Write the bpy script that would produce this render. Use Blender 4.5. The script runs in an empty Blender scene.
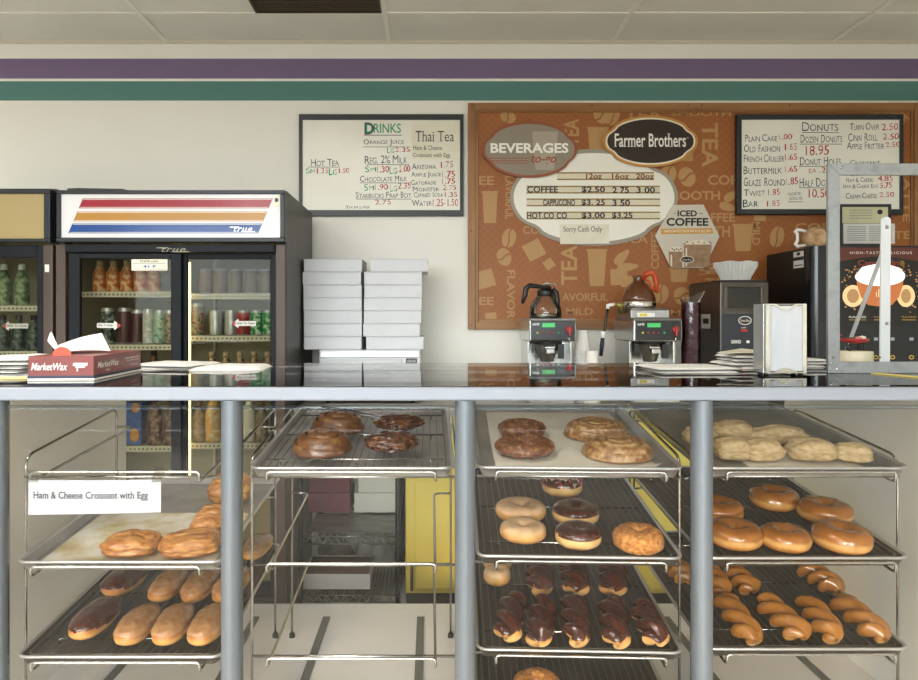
import bpy, math, random
from math import sin, cos, pi, radians, atan2, atan, sqrt
from mathutils import Vector, Matrix, noise

random.seed(7)
SC = bpy.context.scene
COL = SC.collection
D = bpy.data

# ------------------------------------------------------------------ camera
F = 720.0                      # focal length in pixels of the 918 px frame
CX, CY, CZ = 430.0, 318.0, 1.45  # principal point (px) and eye height (m)
cam = D.cameras.new('camera'); cam_o = D.objects.new('camera', cam); COL.objects.link(cam_o)
cam.sensor_width = 36; cam.lens = 36 * F / 918
cam.shift_x = (459 - CX) / 918; cam.shift_y = (CY - 340) / 918
cam_o.location = (0, 0, CZ); cam_o.rotation_euler = (pi / 2, 0, 0)
cam.clip_start = .02
SC.camera = cam_o
# ------------------------------------------------------------------ light
W = D.worlds.new('world'); SC.world = W; W.use_nodes = True
bg = W.node_tree.nodes['Background']; bg.inputs[1].default_value = 13.0
_nt = W.node_tree; _tc = _nt.nodes.new('ShaderNodeTexCoord'); _sp = _nt.nodes.new('ShaderNodeSeparateXYZ'); _rp = _nt.nodes.new('ShaderNodeValToRGB')
_mr = _nt.nodes.new('ShaderNodeMapRange'); _mr.inputs['From Min'].default_value = -.5; _mr.inputs['From Max'].default_value = .5
_e = _rp.color_ramp.elements; _e[0].position = .5; _e[0].color = (.03, .027, .02, 1); _e[1].position = .515; _e[1].color = (1.0, .975, .93, 1)
_nt.links.new(_tc.outputs['Generated'], _sp.inputs[0]); _nt.links.new(_sp.outputs['Z'], _mr.inputs['Value']); _nt.links.new(_mr.outputs[0], _rp.inputs[0]); _nt.links.new(_rp.outputs[0], bg.inputs[0])
sun = D.lights.new('sun', 'SUN'); sun.energy = 2.3; sun.color = (1, .60, .28); sun.angle = radians(5)
sun_o = D.objects.new('sun', sun); COL.objects.link(sun_o)
sun_o.rotation_euler = Vector((.22, .94, -.247)).to_track_quat('-Z', 'Y').to_euler()
pl = D.lights.new('window_daylight', 'AREA'); pl.shape = 'RECTANGLE'; pl.size = 7.4; pl.size_y = 2.65
pl.cycles.is_portal = True
pl_o = D.objects.new('window_daylight', pl); COL.objects.link(pl_o)
pl_o.location = (-1.1, -4.98, 1.47); pl_o.rotation_euler = (pi / 2, 0, 0)
FILL_LAMP_W = 26.0  # power of each added ceiling fill lamp
SC.view_settings.view_transform = 'Standard'; SC.view_settings.look = 'None'
SC.view_settings.exposure = 0.2; SC.view_settings.gamma = 1
SC.view_settings.use_curve_mapping = False


# ------------------------------------------------------------------ helpers
def P(px, py, d):
    """a pixel of the photograph at depth d (metres in front of the eye)"""
    return Vector(((px - CX) * d / F, d, CZ - (py - CY) * d / F))

def X(px, d): return (px - CX) * d / F
def Z(py, d): return CZ - (py - CY) * d / F

def lin(h):
    h = h.lstrip('#')
    o = []
    for i in (0, 2, 4):
        c = int(h[i:i + 2], 16) / 255
        o.append(c / 12.92 if c <= .04045 else ((c + .055) / 1.055) ** 2.4)
    return (*o, 1)

MATS = {}
def mat(name, col='#888888', rough=.5, metal=0, spec=.5, emit=None, es=0, coat=0, sss=0):
    if name in MATS: return MATS[name]
    m = D.materials.new(name); m.use_nodes = True
    b = m.node_tree.nodes['Principled BSDF']
    c = lin(col) if isinstance(col, str) else col
    b.inputs['Base Color'].default_value = c; b.inputs['Roughness'].default_value = rough
    b.inputs['Metallic'].default_value = metal; b.inputs['Specular IOR Level'].default_value = spec
    b.inputs['Coat Weight'].default_value = coat; b.inputs['Coat Roughness'].default_value = .1
    if emit: b.inputs['Emission Color'].default_value = lin(emit); b.inputs['Emission Strength'].default_value = es
    m.diffuse_color = c
    MATS[name] = m
    return m

def nmat(name, cols, scale=20, detail=4, rough=.5, bump=0, bscale=None, metal=0, spec=.5, coat=0, stretch=(1, 1, 1), lo=.3, hi=.7, sss=0):
    """noise-coloured material: cols is a list of hex colours along a ramp"""
    m = mat(name, cols[0], rough, metal, spec, coat=coat)
    nt = m.node_tree; b = nt.nodes['Principled BSDF']
    tc = nt.nodes.new('ShaderNodeTexCoord'); mp = nt.nodes.new('ShaderNodeMapping')
    mp.inputs['Scale'].default_value = stretch
    n = nt.nodes.new('ShaderNodeTexNoise'); n.inputs['Scale'].default_value = scale; n.inputs['Detail'].default_value = detail
    r = nt.nodes.new('ShaderNodeValToRGB')
    e = r.color_ramp.elements
    while len(e) < len(cols): e.new(.5)
    for i, c in enumerate(cols):
        e[i].position = lo + (hi - lo) * i / max(1, len(cols) - 1); e[i].color = lin(c)
    L = nt.links.new
    L(tc.outputs['Object'], mp.inputs[0]); L(mp.outputs[0], n.inputs['Vector']); L(n.outputs['Fac'], r.inputs[0]); L(r.outputs[0], b.inputs['Base Color'])
    if bump:
        n2 = nt.nodes.new('ShaderNodeTexNoise'); n2.inputs['Scale'].default_value = bscale or scale; n2.inputs['Detail'].default_value = 3
        bp = nt.nodes.new('ShaderNodeBump'); bp.inputs['Strength'].default_value = bump; bp.inputs['Distance'].default_value = .004
        L(mp.outputs[0], n2.inputs['Vector']); L(n2.outputs['Fac'], bp.inputs['Height']); L(bp.outputs[0], b.inputs['Normal'])
    return m

def band_mat(name, top, band, bottom, z1, z2, z3, rough=.35, coat=.3, nscale=25, bump=.15):
    """fried dough: browned top and bottom, a pale ring round the side (by height in the dough itself)"""
    m = mat(name, top, rough, 0, .5, coat=coat)
    nt = m.node_tree; b = nt.nodes['Principled BSDF']; L = nt.links.new
    tc = nt.nodes.new('ShaderNodeTexCoord'); sp = nt.nodes.new('ShaderNodeSeparateXYZ')
    n = nt.nodes.new('ShaderNodeTexNoise'); n.inputs['Scale'].default_value = nscale; n.inputs['Detail'].default_value = 4
    ma = nt.nodes.new('ShaderNodeMath'); ma.operation = 'MULTIPLY_ADD'; ma.inputs[1].default_value = .010; ma.inputs[2].default_value = -.005
    ad = nt.nodes.new('ShaderNodeMath'); ad.operation = 'ADD'
    r = nt.nodes.new('ShaderNodeValToRGB'); e = r.color_ramp.elements
    mr = nt.nodes.new('ShaderNodeMapRange'); mr.inputs['From Max'].default_value = .06
    for _ in range(2): e.new(.5)
    for i, (z, c) in enumerate(((z1, bottom), (z2, band), ((z2 + z3) / 2, band), (z3, top))):
        e[i].position = z / .06; e[i].color = lin(c)
    L(tc.outputs['Object'], sp.inputs[0]); L(tc.outputs['Object'], n.inputs['Vector']); L(n.outputs['Fac'], ma.inputs[0])
    L(sp.outputs['Z'], ad.inputs[0]); L(ma.outputs[0], ad.inputs[1]); L(ad.outputs[0], mr.inputs['Value']); L(mr.outputs[0], r.inputs[0])
    n3 = nt.nodes.new('ShaderNodeTexNoise'); n3.inputs['Scale'].default_value = nscale * 1.7
    mx = nt.nodes.new('ShaderNodeMix'); mx.data_type = 'RGBA'; mx.blend_type = 'MULTIPLY'; mx.inputs[0].default_value = .5
    r3 = nt.nodes.new('ShaderNodeValToRGB'); r3.color_ramp.elements[0].position = .35; r3.color_ramp.elements[0].color = (.55, .5, .45, 1); r3.color_ramp.elements[1].position = .6
    L(tc.outputs['Object'], n3.inputs['Vector']); L(n3.outputs['Fac'], r3.inputs[0]); L(r.outputs[0], mx.inputs[6]); L(r3.outputs[0], mx.inputs[7]); L(mx.outputs[2], b.inputs['Base Color'])
    bp = nt.nodes.new('ShaderNodeBump'); bp.inputs['Strength'].default_value = bump; bp.inputs['Distance'].default_value = .003
    L(n3.outputs['Fac'], bp.inputs['Height']); L(bp.outputs[0], b.inputs['Normal'])
    return m

def glass_mat(name, tint='#ffffff', refl=1.0, rough=.0, dens=0.0):
    """thin clear pane: passes straight through, mirrors a little"""
    m = D.materials.new(name); m.use_nodes = True; nt = m.node_tree
    for n in list(nt.nodes): nt.nodes.remove(n)
    o = nt.nodes.new('ShaderNodeOutputMaterial'); t = nt.nodes.new('ShaderNodeBsdfTransparent'); t.inputs[0].default_value = lin(tint)
    g = nt.nodes.new('ShaderNodeBsdfGlossy'); g.inputs['Roughness'].default_value = rough
    fr = nt.nodes.new('ShaderNodeFresnel'); fr.inputs[0].default_value = 1.45
    mu = nt.nodes.new('ShaderNodeMath'); mu.operation = 'MULTIPLY'; mu.inputs[1].default_value = refl
    mx = nt.nodes.new('ShaderNodeMixShader'); L = nt.links.new
    L(fr.outputs[0], mu.inputs[0]); L(mu.outputs[0], mx.inputs[0]); L(t.outputs[0], mx.inputs[1]); L(g.outputs[0], mx.inputs[2]); L(mx.outputs[0], o.inputs[0])
    MATS[name] = m
    return m

class MB:
    """collects shapes; build() links them as ONE mesh object"""
    def __init__(s): s.v = []; s.f = []; s.mi = []; s.sm = []; s.k = 0; s.smooth = False
    def add(s, vs, fs, k=None, smooth=None):
        o = len(s.v); s.v.extend(Vector(v) for v in vs)
        for f in fs:
            s.f.append([i + o for i in f]); s.mi.append(s.k if k is None else k); s.sm.append(s.smooth if smooth is None else smooth)
        return s
    def box(s, x0, x1, y0, y1, z0, z1, k=None):
        v = [(x, y, z) for z in (z0, z1) for y in (y0, y1) for x in (x0, x1)]
        return s.add(v, [(0, 2, 3, 1), (4, 5, 7, 6), (0, 1, 5, 4), (2, 6, 7, 3), (0, 4, 6, 2), (1, 3, 7, 5)], k, False)
    def obox(s, c, sx, sy, sz, rot=None, k=None):
        c = Vector(c); R = rot or Matrix.Identity(3)
        v = [c + R @ Vector((x * sx / 2, y * sy / 2, z * sz / 2)) for z in (-1, 1) for y in (-1, 1) for x in (-1, 1)]
        return s.add(v, [(0, 2, 3, 1), (4, 5, 7, 6), (0, 1, 5, 4), (2, 6, 7, 3), (0, 4, 6, 2), (1, 3, 7, 5)], k, False)
    def prism(s, pts, off, k=None):
        """planar outline pts (3d) pushed along vector off"""
        n = len(pts); off = Vector(off); pts = [Vector(p) for p in pts]
        v = pts + [p + off for p in pts]
        return s.add(v, [tuple(range(n))[::-1], tuple(range(n, 2 * n))] + [(i, (i + 1) % n, (i + 1) % n + n, i + n) for i in range(n)], k, False)
    def poly(s, pts, k=None): return s.add(pts, [tuple(range(len(pts)))], k, False)
    def tube(s, pts, r, n=8, closed=False, k=None, cap=True, radii=None):
        pts = [Vector(p) for p in pts]; m = len(pts); vs = []; fs = []
        up = None
        for i, p in enumerate(pts):
            if closed: t = pts[(i + 1) % m] - pts[i - 1]
            else: t = pts[min(i + 1, m - 1)] - pts[max(i - 1, 0)]
            if t.length < 1e-9: t = Vector((0, 0, 1))
            t.normalize()
            if up is None:
                up = t.orthogonal().normalized()
            else:
                up = up - t * up.dot(t)
                if up.length < 1e-6: up = t.orthogonal()
                up.normalize()
            w = t.cross(up)
            rr = radii[i] if radii else r
            if not closed and 0 < i < m - 1:
                a = (pts[i] - pts[i - 1]).normalized(); b = (pts[i + 1] - pts[i]).normalized()
                rr = rr / max(.5, sqrt(max(0, (1 + a.dot(b)) / 2)))
            for j in range(n):
                q = 2 * pi * j / n
                vs.append(p + (up * cos(q) + w * sin(q)) * rr)
        for i in range(m if closed else m - 1):
            for j in range(n):
                a = i * n + j; b = i * n + (j + 1) % n; c = ((i + 1) % m) * n + (j + 1) % n; d = ((i + 1) % m) * n + j
                fs.append((a, b, c, d))
        s.add(vs, fs, k, True)
        if cap and not closed:
            o = len(s.v) - m * n
            for base, rev in ((o, True), (o + (m - 1) * n, False)):
                f = [base + j for j in range(n)]
                s.f.append(f[::-1] if rev else f); s.mi.append(s.k if k is None else k); s.sm.append(False)
        return s
    def lathe(s, prof, c=(0, 0, 0), n=24, k=None, smooth=True, axis=None, flute=0, nf=0):
        c = Vector(c); R = axis.to_track_quat('Z', 'Y').to_matrix() if axis else Matrix.Identity(3)
        vs = []; fs = []; m = len(prof)
        for (r, z) in prof:
            for j in range(n):
                a = 2 * pi * j / n
                q = r * (1 + (flute * cos(nf * a) if nf else 0))
                vs.append(c + R @ Vector((q * cos(a), q * sin(a), z)))
        for i in range(m - 1):
            for j in range(n):
                fs.append((i * n + j, i * n + (j + 1) % n, (i + 1) * n + (j + 1) % n, (i + 1) * n + j))
        if prof[0][0] > 1e-6: fs.append(tuple(range(n))[::-1])
        if prof[-1][0] > 1e-6: fs.append(tuple((m - 1) * n + j for j in range(n)))
        return s.add(vs, fs, k, smooth)
    def grid(s, fn, nu, nv, cu=False, cv=False, k=None, smooth=True):
        vs = [fn(i / (nu if cu else nu - 1), j / (nv if cv else nv - 1)) for i in range(nu) for j in range(nv)]
        fs = []
        for i in range(nu if cu else nu - 1):
            for j in range(nv if cv else nv - 1):
                a = i * nv + j; b = ((i + 1) % nu) * nv + j; c = ((i + 1) % nu) * nv + (j + 1) % nv; d = i * nv + (j + 1) % nv
                fs.append((a, b, c, d))
        return s.add(vs, fs, k, smooth)
    def mesh(s, name, mats, origin=(0, 0, 0)):
        me = D.meshes.new(name); o = Vector(origin)
        me.from_pydata([tuple(v - o) for v in s.v], [], s.f)
        for m in (mats if isinstance(mats, (list, tuple)) else [mats]): me.materials.append(m)
        me.polygons.foreach_set('material_index', s.mi); me.polygons.foreach_set('use_smooth', s.sm)
        me.validate(); me.update()
        return me

def tag(o, label=None, cat=None, group=None, kind=None):
    if label: o['label'] = label
    if cat: o['category'] = cat
    if group: o['group'] = group
    if kind: o['kind'] = kind
    return o

def wpos(o):
    p = Vector((0, 0, 0))
    while o is not None: p = p + Vector(o.location); o = o.parent
    return p

def obj(name, mb, mats, parent=None, label=None, cat=None, group=None, kind=None, origin=None, local=False, bevel=0, seg=2):
    """one mesh object; world coordinates unless local"""
    if origin is None:
        if parent is not None: origin = wpos(parent)
        else:
            xs = [v.x for v in mb.v]; ys = [v.y for v in mb.v]; zs = [v.z for v in mb.v]
            origin = ((min(xs) + max(xs)) / 2, (min(ys) + max(ys)) / 2, min(zs))
    if local: origin = (0, 0, 0)
    o = D.objects.new(name, mb.mesh(name, mats, origin)); COL.objects.link(o)
    if parent is not None: o.parent = parent
    elif not local: o.location = origin
    if bevel:
        b = o.modifiers.new('bevel', 'BEVEL'); b.width = bevel; b.segments = seg; b.limit_method = 'ANGLE'; b.angle_limit = radians(40)
    return tag(o, label, cat, group, kind)

def thing(name, loc, label, cat, group=None):
    o = D.objects.new(name, None); COL.objects.link(o); o.location = loc; o.empty_display_size = .05
    return tag(o, label, cat, group)

def dup(o, loc=None, label=None, parent=None):
    c = o.copy(); COL.objects.link(c)
    if parent is not None: c.parent = parent
    if loc is not None: c.location = loc
    if label: c['label'] = label
    for ch in list(o.children): dup(ch, parent=c)
    return c

def struct(name, mb, m, **k): return obj(name, mb, m, kind='structure', **k)

# ---- lettering: Blender's own outline letters turned into flat faces
_tc = {}
def glyphs(body, bold=0, shear=0, caps=False, serif=False, space=1.0):
    key = (body, bold, shear, caps, serif, space)
    if key in _tc: return _tc[key]
    cu = D.curves.new('t', 'FONT'); cu.body = body; cu.size = 1; cu.offset = bold; cu.shear = shear; cu.resolution_u = 3
    cu.fill_mode = 'FRONT'; cu.space_character = space; cu.align_x = 'LEFT'; cu.space_line = 1.1
    if caps:
        cu.small_caps_scale = .74
        for i, ch in enumerate(body):
            if ch.islower(): cu.body_format[i].use_small_caps = True
    o = D.objects.new('t', cu); COL.objects.link(o)
    me = D.meshes.new_from_object(o)
    vs = [(v.co.x, v.co.y) for v in me.vertices]; fs = [tuple(p.vertices) for p in me.polygons]
    if serif:
        cnt = {}
        for p in fs:
            for a, b in zip(p, p[1:] + p[:1]):
                e = (min(a, b), max(a, b)); cnt[e] = cnt.get(e, 0) + 1
        nb = {}
        for (a, b), c in cnt.items():
            if c == 1: nb.setdefault(a, []).append(b); nb.setdefault(b, []).append(a)
        steep = lambda p, q: abs(vs[p][1] - vs[q][1]) > 2.5 * abs(vs[p][0] - vs[q][0]) and abs(vs[p][1] - vs[q][1]) > .12
        for (a, b), c in list(cnt.items()):
            if c != 1: continue
            if not (any(steep(a, q) for q in nb[a] if q != b) and any(steep(b, q) for q in nb[b] if q != a)): continue
            (x0, y0), (x1, y1) = vs[a], vs[b]
            if abs(y0 - y1) < .004 and .03 < abs(x1 - x0) < .17:
                top = not any(abs(x - (x0 + x1) / 2) < .05 and y0 + .02 < y < y0 + .1 for x, y in vs)
                xa, xb = min(x0, x1) - .065, max(x0, x1) + .065
                ys = (y0 - .035, y0) if y0 > .2 else (y0, y0 + .035)
                k = len(vs); vs += [(xa, ys[0]), (xb, ys[0]), (xb, ys[1]), (xa, ys[1])]; fs.append((k, k + 1, k + 2, k + 3))
    D.objects.remove(o); D.meshes.remove(me); D.curves.remove(cu)
    xs = [v[0] for v in vs] or [0, 1]; ys = [v[1] for v in vs] or [0, 1]
    r = (vs, fs, min(xs), max(xs), min(ys), max(ys))
    _tc[key] = r
    return r

def text(mb, body, px0, px1, py0, py1, d, k=None, tilt=0, jit=0, fn=None, rot90=0, **kw):
    """letters filling the pixel rectangle, lying on the plane at depth d"""
    vs, fs, x0, x1, y0, y1 = glyphs(body, **kw)
    out = []
    for x, y in vs:
        u = (x - x0) / max(1e-6, x1 - x0); v = (y - y0) / max(1e-6, y1 - y0)
        if rot90 == 1: u, v = v, 1 - u       # reads downwards
        elif rot90 == -1: u, v = 1 - v, u    # reads upwards
        if fn: out.append(fn(u, v)); continue
        px = px0 + (px1 - px0) * u; py = py1 + (py0 - py1) * v + tilt * (u - .5)
        if jit: px += jit * sin(u * 37 + py0); py += jit * sin(u * 23 + px0)
        out.append(P(px, py, d))
    return mb.add(out, fs, k, False)

def prect(mb, px0, px1, py0, py1, d, k=None):
    return mb.add([P(px0, py1, d), P(px1, py1, d), P(px1, py0, d), P(px0, py0, d)], [(0, 1, 2, 3)], k, False)

def pbox(mb, px0, px1, py0, py1, d, depth, k=None):
    """box whose front face fills the pixel rectangle at depth d"""
    a = P(px0, py1, d); b = P(px1, py0, d)
    return mb.box(a.x, b.x, d, d + depth, a.z, b.z, k)

def pell(cx, cy, rx, ry, d, n=40, a0=0, a1=2 * pi, fn=None):
    pts = []
    for i in range(n):
        a = a0 + (a1 - a0) * i / n
        q = fn(a) if fn else 1
        pts.append(P(cx + rx * cos(a) * q, cy - ry * sin(a) * q, d))
    return pts

# ------------------------------------------------------------------ materials
M_black = mat('black_plastic', '#17181a', .35)
M_rubber = mat('rubber', '#141414', .7)
M_white = mat('white_plastic', '#e9e8e4', .4)
M_steel = nmat('stainless_steel', ['#b4b4b2', '#c6c6c4'], scale=60, rough=.22, metal=1, stretch=(1, 1, .05))
M_steel_d = nmat('brushed_steel', ['#8f8f90', '#a5a5a5'], scale=80, rough=.32, metal=1, stretch=(.05, 1, 1))
M_chrome = mat('chrome_wire', '#cfcdc8', .16, 1)
M_alu = mat('aluminium', '#c3c6ca', .38, .85)
M_alu_w = mat('painted_aluminium', '#dcdde0', .4, .1)
M_board = nmat('white_board', ['#e6e4d8', '#f0eee4'], scale=3, rough=.25)
M_frame = mat('dark_frame', '#24272b', .4)
M_paper = nmat('white_paper', ['#d2d1cd', '#dfdedb'], scale=12, rough=.75)
M_paper2 = nmat('cream_paper', ['#e2dcc8', '#ebe6d6'], scale=12, rough=.75)
M_ink = mat('black_ink', '#1d1f24', .6)
M_mk_k = mat('marker_black', '#3a4350', .6)
M_mk_r = mat('marker_red', '#b4232b', .6)
M_mk_g = mat('marker_green', '#2f9a6c', .6)
M_mk_b = mat('marker_blue', '#33475f', .6)

# ------------------------------------------------------------------ setting
WALL = 4.10
kz = WALL / F
def wall_mat():
    m = nmat('wall_paint', ['#efede6', '#f3f1eb'], scale=2.5, rough=.65, bump=.12, bscale=30)
    nt = m.node_tree; L = nt.links.new; b = nt.nodes['Principled BSDF']
    base = b.inputs['Base Color'].links[0].from_socket
    tc = nt.nodes.new('ShaderNodeTexCoord'); sp = nt.nodes.new('ShaderNodeSeparateXYZ'); L(tc.outputs['Object'], sp.inputs[0])
    cur = base
    for (y0, y1, c) in ((58.6, 78.6, '#7a688c'), (81.2, 100.6, '#558480')):
        a = nt.nodes.new('ShaderNodeMath'); a.operation = 'GREATER_THAN'; a.inputs[1].default_value = Z(y1, WALL)
        bb = nt.nodes.new('ShaderNodeMath'); bb.operation = 'LESS_THAN'; bb.inputs[1].default_value = Z(y0, WALL)
        mu = nt.nodes.new('ShaderNodeMath'); mu.operation = 'MULTIPLY'
        L(sp.outputs['Z'], a.inputs[0]); L(sp.outputs['Z'], bb.inputs[0]); L(a.outputs[0], mu.inputs[0]); L(bb.outputs[0], mu.inputs[1])
        mx = nt.nodes.new('ShaderNodeMix'); mx.data_type = 'RGBA'; mx.inputs[7].default_value = lin(c)
        L(mu.outputs[0], mx.inputs[0]); L(cur, mx.inputs[6]); cur = mx.outputs[2]
    L(cur, b.inputs['Base Color'])
    return m
ZC = Z(41, WALL)
XL, XR, YF = -5.2, 3.2, -5.0
M_wall = wall_mat()
M_wall2 = nmat('side_wall_paint', ['#e6e3da', '#ebe8e0'], scale=2.5, rough=.65)
mb = MB(); mb.box(XL - .1, XR + .1, WALL, WALL + .1, 0, ZC + .1); struct('wall_back', mb, M_wall, origin=(0, 0, 0))
mb = MB(); mb.box(XL - .1, XL, YF, WALL, 0, ZC + .1); struct('wall_left', mb, M_wall2)
mb = MB(); mb.box(XR, XR + .1, YF, WALL, 0, ZC + .1); struct('wall_right', mb, M_wall2)
WX0, WX1, WZ0, WZ1 = -4.8, 2.6, .12, 2.82      # shop-front window opening
mb = MB(); mb.box(XL - .1, WX0, YF - .1, YF, 0, ZC + .1); mb.box(WX1, XR + .1, YF - .1, YF, 0, ZC + .1)
mb.box(WX0, WX1, YF - .1, YF, 0, WZ0); mb.box(WX0, WX1, YF - .1, YF, WZ1, ZC + .1); struct('wall_front', mb, M_wall2)
mb = MB()
for x in (WX0, -2.35, .1, WX1 - .05): mb.box(x, x + .05, YF - .09, YF - .01, WZ0, WZ1)
mb.box(WX0, WX1, YF - .09, YF - .01, WZ0, WZ0 + .05); mb.box(WX0, WX1, YF - .09, YF - .01, WZ1 - .05, WZ1)
wf = struct('window_1', mb, M_alu)
mb = MB(); mb.box(WX0, WX1, YF - .055, YF - .05, WZ0, WZ1); obj('window_glass', mb, glass_mat('shop_glass', '#f4fbff', .8), wf)
mb = MB(); mb.box(XL - .1, XR + .1, YF, WALL, -.1, 0)
struct('floor', mb, nmat('floor_tile', ['#d2cdc4', '#dad6ce'], scale=6, rough=.6))
mb = MB(); mb.box(XL - 40, XR + 40, YF - 60, YF - .1, -.2, -.1)
struct('ground', mb, nmat('pavement', ['#34322f', '#3c3a36'], scale=6, rough=.9, spec=0))
mb = MB(); mb.box(XL - .1, XR + .1, YF, WALL, ZC, ZC + .1)
struct('ceiling', mb, nmat('ceiling_tile', ['#e2dfd6', '#e7e4dc'], scale=3, rough=.85, bump=.1, bscale=90))
M_tbar = mat('ceiling_bar', '#eeebe2', .6)
tb = [166.2, 388.8, 612.0, 831.9]
ti = 1
for px in tb:
    x = X(px, WALL); mb = MB(); mb.box(x - .012, x + .012, YF, WALL - .015, ZC - .008, ZC - .0005); struct('trim_%d' % ti, mb, M_tbar); ti += 1
for x in (X(166.2, WALL) - 1.265, X(831.9, WALL) + 1.25):
    mb = MB(); mb.box(x - .012, x + .012, YF, WALL - .015, ZC - .008, ZC - .0005); struct('trim_%d' % ti, mb, M_tbar); ti += 1
yr = 3.715
while yr > YF:
    mb = MB(); mb.box(XL, XR, yr - .008, yr + .008, ZC - .0065, ZC - .0005); struct('trim_%d' % ti, mb, M_tbar); ti += 1
    yr -= .61
mb = MB(); mb.box(XL, XR, WALL - .016, WALL - .0005, ZC - .016, ZC - .0005); struct('trim_%d' % ti, mb, mat('wall_angle', '#d3ccba', .6))
# fill panels added out of view to brighten upper wall, ceiling and case
for i, (lx, ly) in enumerate(((-2.13, .97), (-.87, .97), (-2.13, -1.47), (-.87, -1.47), (-2.13, -3.3), (-.87, -3.3))):
    t = thing('added_ceiling_light', (lx, ly, ZC - .012), 'added fill-light panel, out of view in the ceiling over the customer side of the shop', 'added fill light', 'added ceiling fill panels')
    mb = MB()
    for a in ((-.60, .60, -.30, -.27), (-.60, .60, .27, .30), (-.60, -.57, -.27, .27), (.57, .60, -.27, .27)): mb.box(lx + a[0], lx + a[1], ly + a[2], ly + a[3], ZC - .014, ZC - .007)
    obj('frame', mb, M_tbar, t)
    mb = MB(); mb.box(lx - .57, lx + .57, ly - .27, ly + .27, ZC - .011, ZC - .0075); obj('diffuser', mb, mat('fill_panel_glow', '#f2f0e6', .5, emit='#fff4dc', es=1.5), t)
    al = D.lights.new('added_fill_lamp', 'AREA'); al.shape = 'RECTANGLE'; al.size = 1.1; al.size_y = .5; al.energy = FILL_LAMP_W; al.color = (1, .97, .92)  # added fill lamp, not a known fixture of the shop
    ao = D.objects.new('added_fill_lamp', al); COL.objects.link(ao); ao.parent = t; ao.location = (0, 0, -.006)
# dark return-air grille set in the ceiling
vx0, vx1, vy0, vy1 = -.895, -.25, 3.115, 3.70
t = thing('air_return_grille', ((vx0 + vx1) / 2, (vy0 + vy1) / 2, ZC - .012), 'dark brown return-air grille set in the white ceiling', 'vent')
mb = MB(); mb.box(vx0, vx1, vy0, vy1, ZC - .006, ZC - .001)
obj('filter_mesh', mb, nmat('vent_mesh', ['#2a2118', '#463a2a', '#5a4a36'], scale=220, rough=.8), t)
mb = MB()
for a in ((vx0, vx1, vy0, vy0 + .012), (vx0, vx1, vy1 - .012, vy1), (vx0, vx0 + .012, vy0, vy1), (vx1 - .012, vx1, vy0, vy1)): mb.box(*a, ZC - .012, ZC - .002)
for i in range(1, 22):
    y = vy0 + (vy1 - vy0) * i / 22; mb.box(vx0, vx1, y - .003, y + .003, ZC - .009, ZC - .006)
obj('grille_frame', mb, mat('vent_frame', '#3a3024', .5), t)

# ------------------------------------------------------------------ wall boards
def frame_ring(mb, o, i, d, depth, k=None):
    """rectangular frame: o, i = outer and inner pixel rectangles (x0,x1,y0,y1) at front depth d"""
    for r in ((o[0], o[1], o[2], i[2]), (o[0], o[1], i[3], o[3]), (o[0], i[0], i[2], i[3]), (i[1], o[1], i[2], i[3])):
        pbox(mb, r[0], r[1], r[2], r[3], d, depth, k)

# drinks whiteboard
d0 = WALL - .022
t = thing('whiteboard', P(381, 216, WALL - .012), 'dark-framed whiteboard with the handwritten drinks menu on the cream wall', 'whiteboard')
mb = MB(); frame_ring(mb, (298.8, 463.6, 114, 216), (302.3, 460, 119.6, 210), d0, .021); obj('frame', mb, M_frame, t, bevel=.002)
mb = MB(); pbox(mb, 301, 461, 118, 211.5, WALL - .014, .012); obj('writing_surface', mb, M_board, t)
dt = WALL - .0146
mb = MB()
K, R_, G_, B_ = 0, 1, 2, 3
text(mb, 'DRINKS', 366, 401, 123.5, 133, dt, G_, bold=.012)
text(mb, 'D', 364.5, 374, 122.5, 134.5, dt, K)
prect(mb, 364, 402, 134.8, 135.5, dt, K)
H = dict(caps=True, bold=.0)
for b, x0, x1, y0, y1, k in (
    ('Hot Tea', 311, 339, 159, 166, K), ('Sm', 306, 315, 168, 173.5, G_), ('1.25', 317, 328, 168, 173.5, R_), ('Lg', 329, 337, 168, 175, G_), ('1.50', 339, 349, 168, 173, R_),
    ('Orange Juice', 363.5, 404, 139, 145.8, K), ('Lg', 387, 394, 147.5, 153, G_), ('2.35', 395, 410, 147, 152, R_),
    ('Reg. 2% Milk', 365, 407, 155.5, 163.5, K), ('Sm', 365, 376, 166, 172, G_), ('1.30', 377, 389, 166, 172.5, R_), ('Lg', 389.5, 397, 166, 174, G_), ('2.00', 399, 410, 165.5, 172, R_),
    ('Chocolate Milk', 360, 407, 175.5, 181.5, K), ('Sm', 364, 374, 184, 190.5, G_), ('1.90', 375, 388, 184, 190, R_), ('Lg', 390, 397, 184, 191.5, G_), ('2.35', 398, 411, 182.5, 188.5, R_),
    ('Starbucks Frap Bot', 356, 411, 192, 198, K), ('2.75', 375, 391, 199.5, 204.5, R_), ('Tax Included', 346, 370, 205.5, 208.5, K),
    ('Arizona', 412, 436, 163.5, 169, K), ('1.75', 441, 453, 161.5, 167.5, R_), ('Apple Juice', 411, 441, 172, 178, K), ('1.75', 442, 455, 171, 177.5, R_),
    ('Gatorade', 411, 436, 180, 185, K), ('1.75', 442, 455, 178.5, 184, R_), ('Monster', 413, 439, 186.5, 191.5, K), ('2.75', 443, 456, 185, 190, R_),
    ('Canned Soda', 414, 443, 192, 197, K), ('1.35', 445, 457, 192, 197, R_), ('Water', 412, 432, 200, 206, K), ('1.25-1.50', 433, 458, 199, 206, R_)):
    text(mb, b, x0, x1, y0, y1, dt, k, tilt=-.5, jit=.25, **H)
for x0, x1, y in ((308, 340, 166.8), (363, 405, 146.6), (366, 409, 164.4), (360, 408, 182.6), (356, 411, 198.8)): prect(mb, x0, x1, y, y + .55, dt, K)
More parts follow.
